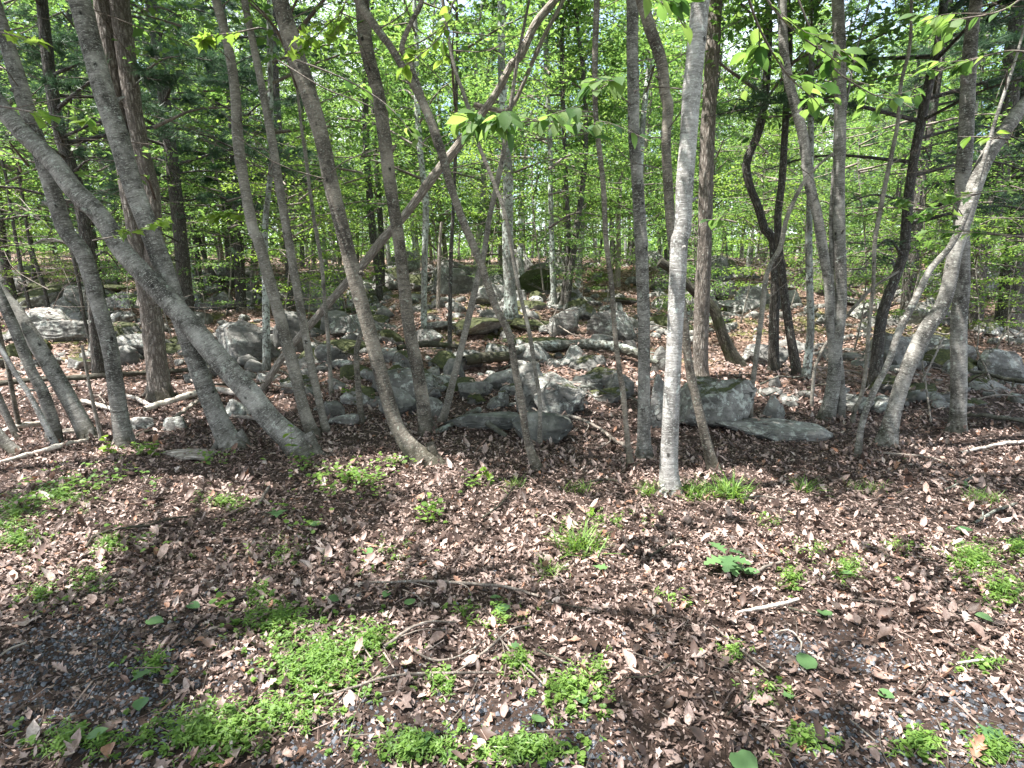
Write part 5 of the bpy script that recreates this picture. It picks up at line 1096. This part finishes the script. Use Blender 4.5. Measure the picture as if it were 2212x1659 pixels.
# oak seedling
p = gp(1565, 1240); t = thing('oak_seedling', 'dark green oak seedling with broad lobed leaves in the right foreground', 'seedling', p); OM = []
q = Buf(); T = leaf_t('oak', .15, -.15, .1, .03); q.add(T[0], T[1], None, .5); om = q.mesh('leaf', M['dullgreen'])
for k in range(9):
    o = link('leaf', om, t); o.location = (rng.normal(0, .015), rng.normal(0, .015), .05 + .01 * k); o.scale = (.14, .16, .14); o.rotation_euler = (rng.normal(0, .15), .1 + rng.normal(0, .12), k * 2.4)
q = Buf(); tube(q, np.array([(0, 0, -.02), (0, 0, .06), (0.005, 0, .14)]), np.array([.004, .003, .002]), 6); q.build('stem', M['twig'], t)
# climbing vine seedling by the hard-leaning trunk, and other single broad-leaved seedlings
lm_ = {}
for nm in ('beech', 'round', 'maple'):
    for mt in ('leaf_obj', 'yleaf_obj'):
        T = leaf_t(nm, .18, -.22, .1, .02); q = Buf(); q.add(T[0], T[1], None, .5); lm_[nm, mt] = q.mesh('leaf', M[mt])
for u, v, h, n, lab in [(632, 1012, .36, 9, 'upright green vine seedling standing before the hard-leaning trunk'), (930, 1128, .08, 7, 'broad-leaved seedling below the bending trunk foot'), (1278, 1112, .07, 5, 'small green seedling in the sunny centre leaves'), (1050, 1045, .14, 6, 'slim seedling left of the thin forked trunk foot'), (235, 985, .16, 10, 'sunlit leafy seedling by the left logs'), (330, 985, .12, 8, 'sunlit seedling in front of the banded trunk'), (745, 855, .12, 6, 'tiny seedling on the rocks')]:
    p = gp(u, v); t = thing('seedling', lab, 'seedling', p, 'green seedlings'); q = Buf(); P = catmull([(0, 0, -.02), (rng.normal(0, .01), 0, h * .5), (rng.normal(0, .02), 0, h)], 8); tube(q, P, np.linspace(.003, .0015, 8), 5); q.build('stem', M['twig'], t)
    for k in range(n):
        o = link('leaf', lm_['round' if h > .1 else 'beech', 'yleaf_obj'], t); s = rng.uniform(.045, .07); o.scale = (s, s, s); c_ = P[min(7, 2 + int(k * 6 / n))]
        o.location = tuple(c_ + rng.normal(0, .01, 3)); o.rotation_euler = (rng.normal(0, .3), .1 + rng.normal(0, .3), k * 2.4)

# ------------------------------------------------------------------ leafy boughs hanging close to the camera, every leaf a part
def bough(name, label, path, nl, size, kinds, mt, parent=None, cat='branch', side=.5, seed=0, group='leafy boughs hanging near the camera', droop=.5, thick=.006):
    rg = np.random.RandomState(seed + 70)
    P = np.array([at(*q) for q in path]); base = P[0]
    if parent is None: t = thing(name, label, cat, base, group); lv = t
    Q = catmull(P, 28); b = Buf(); tube(b, Q, np.linspace(thick, thick * .3, 28), 6, 0, .05, seed=seed)
    tw = [Q]; 
    for k in range(max(2, nl // 6)):
        i = rg.randint(5, 26); T = Q[min(i+1, 27)] - Q[i-1]; T /= np.linalg.norm(T); s = rg.choice([-1, 1]); sd = np.array([-T[1], T[0], 0]) * s; l = side * rg.uniform(.4, 1) * (1.1 - i / 32)
        e = Q[i] + (T * .7 + sd * .7 + [0, 0, rg.uniform(-.35, .3)]) * l; R_ = catmull([Q[i], Q[i] + (T + sd * .5) * l * .5 + [0, 0, .02], e], 8); tube(b, R_, np.linspace(thick * .45, thick * .2, 8), 4, 0); tw.append(R_)
    if parent is None: b.build('twig', M['twig'], t, base); root = t
    else: root = b.build('branch', M['twig'], parent, base)
    for k in range(nl):
        R_ = tw[k % len(tw)]; f = .25 + .75 * ((k // len(tw)) + .5) / max(1, math.ceil(nl / len(tw))); i = min(len(R_) - 2, int(f * (len(R_) - 1))); c_ = R_[i] + (R_[i+1] - R_[i]) * rg.uniform()
        T = R_[i+1] - R_[max(i-1, 0)]; yaw = atan2(T[1], T[0]) + rg.choice([-1, 1]) * rg.uniform(.3, 1.2)
        o = link('leaf', lm_[kinds, mt], root, c_); s = size * rg.uniform(.65, 1.15); o.scale = (s, s, s); o.rotation_euler = (rg.normal(0, .35), droop * rg.uniform(.0, 1.6), yaw)
    return root
t14 = [o for o in COL.objects if o.get('label', '').startswith('thin upright dark trunk carrying')][0]
Y14 = t14.location[1]
bough('branch', None, [(1288,292,Y14),(1230,270,Y14-.9),(1150,262,Y14-1.5),(1060,268,Y14-1.8),(975,240,Y14-1.9)], 105, .10, 'beech', 'leaf_obj', t14, seed=1, side=.8, droop=.75)
bough('branch', None, [(1287,215,Y14),(1300,190,Y14-.6),(1330,175,Y14-1.2),(1262,178,Y14-1.5)], 14, .15, 'beech', 'leaf_obj', t14, seed=2, side=.3, droop=.6)
B_ = [
 ('large-leaved bough hanging into the top right, left of the twin birch', [(1620,-70,2.6),(1665,10,2.6),(1720,70,2.6),(1790,120,2.6),(1815,140,2.6)], 26, .085, 'beech', 'leaf_obj', .5),
 ('large-leaved bough drooping below the top right one', [(1600,-60,2.5),(1640,60,2.7),(1700,160,2.8),(1760,215,2.9),(1800,260,3.)], 32, .085, 'beech', 'leaf_obj', .5),
 ('leafy bough at the top edge above the white birch', [(1340,-60,2.5),(1400,-10,2.5),(1450,20,2.6),(1480,60,2.6)], 16, .09, 'beech', 'leaf_obj', .35),
 ('leafy bough at the very top right corner', [(2250,-40,2.8),(2170,20,2.8),(2080,40,2.9),(2000,50,3.)], 26, .085, 'beech', 'leaf_obj', .5),
 ('small-leaved bough spreading level in front of the twin birch', [(1700,-60,3.4),(1780,120,3.4),(1860,190,3.4),(1930,215,3.5),(2000,200,3.6)], 34, .075, 'beech', 'leaf_obj', .6),
 ('bough with layered leaves before the holed trunk', [(2260,120,3.2),(2180,110,3.2),(2100,130,3.3),(2010,160,3.4)], 26, .075, 'beech', 'leaf_obj', .5),
 ('level bough of layered leaves low at the right border', [(2280,400,3.8),(2200,410,3.8),(2110,420,3.9),(2030,450,4.),(1960,440,4.1)], 50, .075, 'maple', 'leaf_obj', .8),
 ('lower level bough crossing the right-leaning trunk', [(2280,520,3.9),(2200,510,4.),(2100,505,4.1),(2010,500,4.2)], 40, .07, 'maple', 'leaf_obj', .8),
 ('twig with two bright leaves before the holed trunk', [(2180,300,3.6),(2120,296,3.6),(2070,295,3.6)], 5, .08, 'beech', 'yleaf_obj', .1),
 ('short twig of bright yellow-green leaves over the leaning left trunk', [(-20,225,3.0),(60,240,3.),(130,252,3.),(215,268,3.)], 12, .10, 'beech', 'yleaf_obj', .2),
 ('twig of small maple leaves hanging before the tall thick trunk', [(200,520,4.),(250,510,4.),(300,495,4.),(345,480,4.)], 14, .08, 'maple', 'yleaf_obj', .3),
 ('yellow maple spray beside the left slender tan trunk at the top', [(560,60,4.6),(510,70,4.6),(470,75,4.6),(425,85,4.6)], 18, .10, 'maple', 'yleaf_obj', .35),
 ('yellow-green maple spray beside the left slender tan trunk, mid height', [(560,455,6.),(530,462,6.),(490,465,6.),(440,475,6.)], 26, .11, 'maple', 'yleaf_obj', .5),
 ('hanging pairs of leaves on a thin twig before the ring-scarred trunk', [(640,130,3.6),(720,160,3.6),(790,195,3.6),(850,240,3.6),(900,300,3.6),(940,325,3.6)], 16, .085, 'beech', 'leaf_obj', .15),
 ('second thin twig with few leaves below the hanging pairs', [(600,130,4.),(700,190,4.),(800,230,4.),(870,280,4.),(930,325,4.)], 6, .08, 'beech', 'leaf_obj', .1),
 ('bough of green leaves filling the top between two leaning trunks', [(760,-60,4.2),(740,20,4.2),(700,60,4.2),(660,110,4.2)], 40, .09, 'maple', 'yleaf_obj', .7),
 ('leafy bough right of the ring-scarred trunk near the top', [(1000,-60,3.8),(960,60,3.8),(930,100,3.8),(880,140,3.8)], 30, .09, 'beech', 'yleaf_obj', .5),
 ('small bough of leaves before the furrowed trunk', [(1660,330,4.2),(1620,300,4.2),(1585,290,4.2)], 10, .08, 'beech', 'leaf_obj', .2),
 ('pair of dark leaves hanging before the furrowed trunk low down', [(1590,480,3.6),(1560,474,3.6),(1520,476,3.6)], 5, .085, 'beech', 'leaf_obj', .1),
 ('dim leafy bough at the upper left corner', [(-40,60,3.4),(40,80,3.4),(90,100,3.4)], 10, .08, 'maple', 'yleaf_obj', .3),
]
for k, (l, pth, n, s, kd, mt, sd) in enumerate(B_): bough('leafy_bough', l, pth, n, s, kd, mt, None, 'branch', sd, 10 + k)
# bright seedlings in the middle distance, traced
for k, (u, v, s, l) in enumerate([(1255, 668, .55, 'low bright maple sapling right of the centre lichen trunk'), (1180, 640, .45, 'low bright sapling directly right of the centre lichen trunk'), (1040, 640, .4, 'low sapling over the far pale boulder'), (705, 705, .3, 'tiny green sapling on the rocks by the very thin stem'), (1600, 700, .8, 'dark green low sapling right of the furrowed trunk'), (1950, 720, .9, 'layered green sapling behind the right-leaning trunk'), (2150, 760, .9, 'layered green sapling at the right border'), (1700, 690, .8, 'layered dark sapling behind the left-arching trunk'), (2040, 700, 1.0, 'layered green sapling left of the holed trunk'), (130, 655, .35, 'thin green sapling on the mossy back ledge')]):
    p = gp(u, v); r = place('understory_sapling', k, p[0], p[1], s, k * 1.3, '', 'sapling', 'leafy saplings among the rocks'); LATER.pop(); r['label'] = l
finish_labels()
print('OBJECTS', len(bpy.data.objects), 'TRIS', sum(len(m.loops) - 2 * len(m.polygons) for m in bpy.data.meshes))
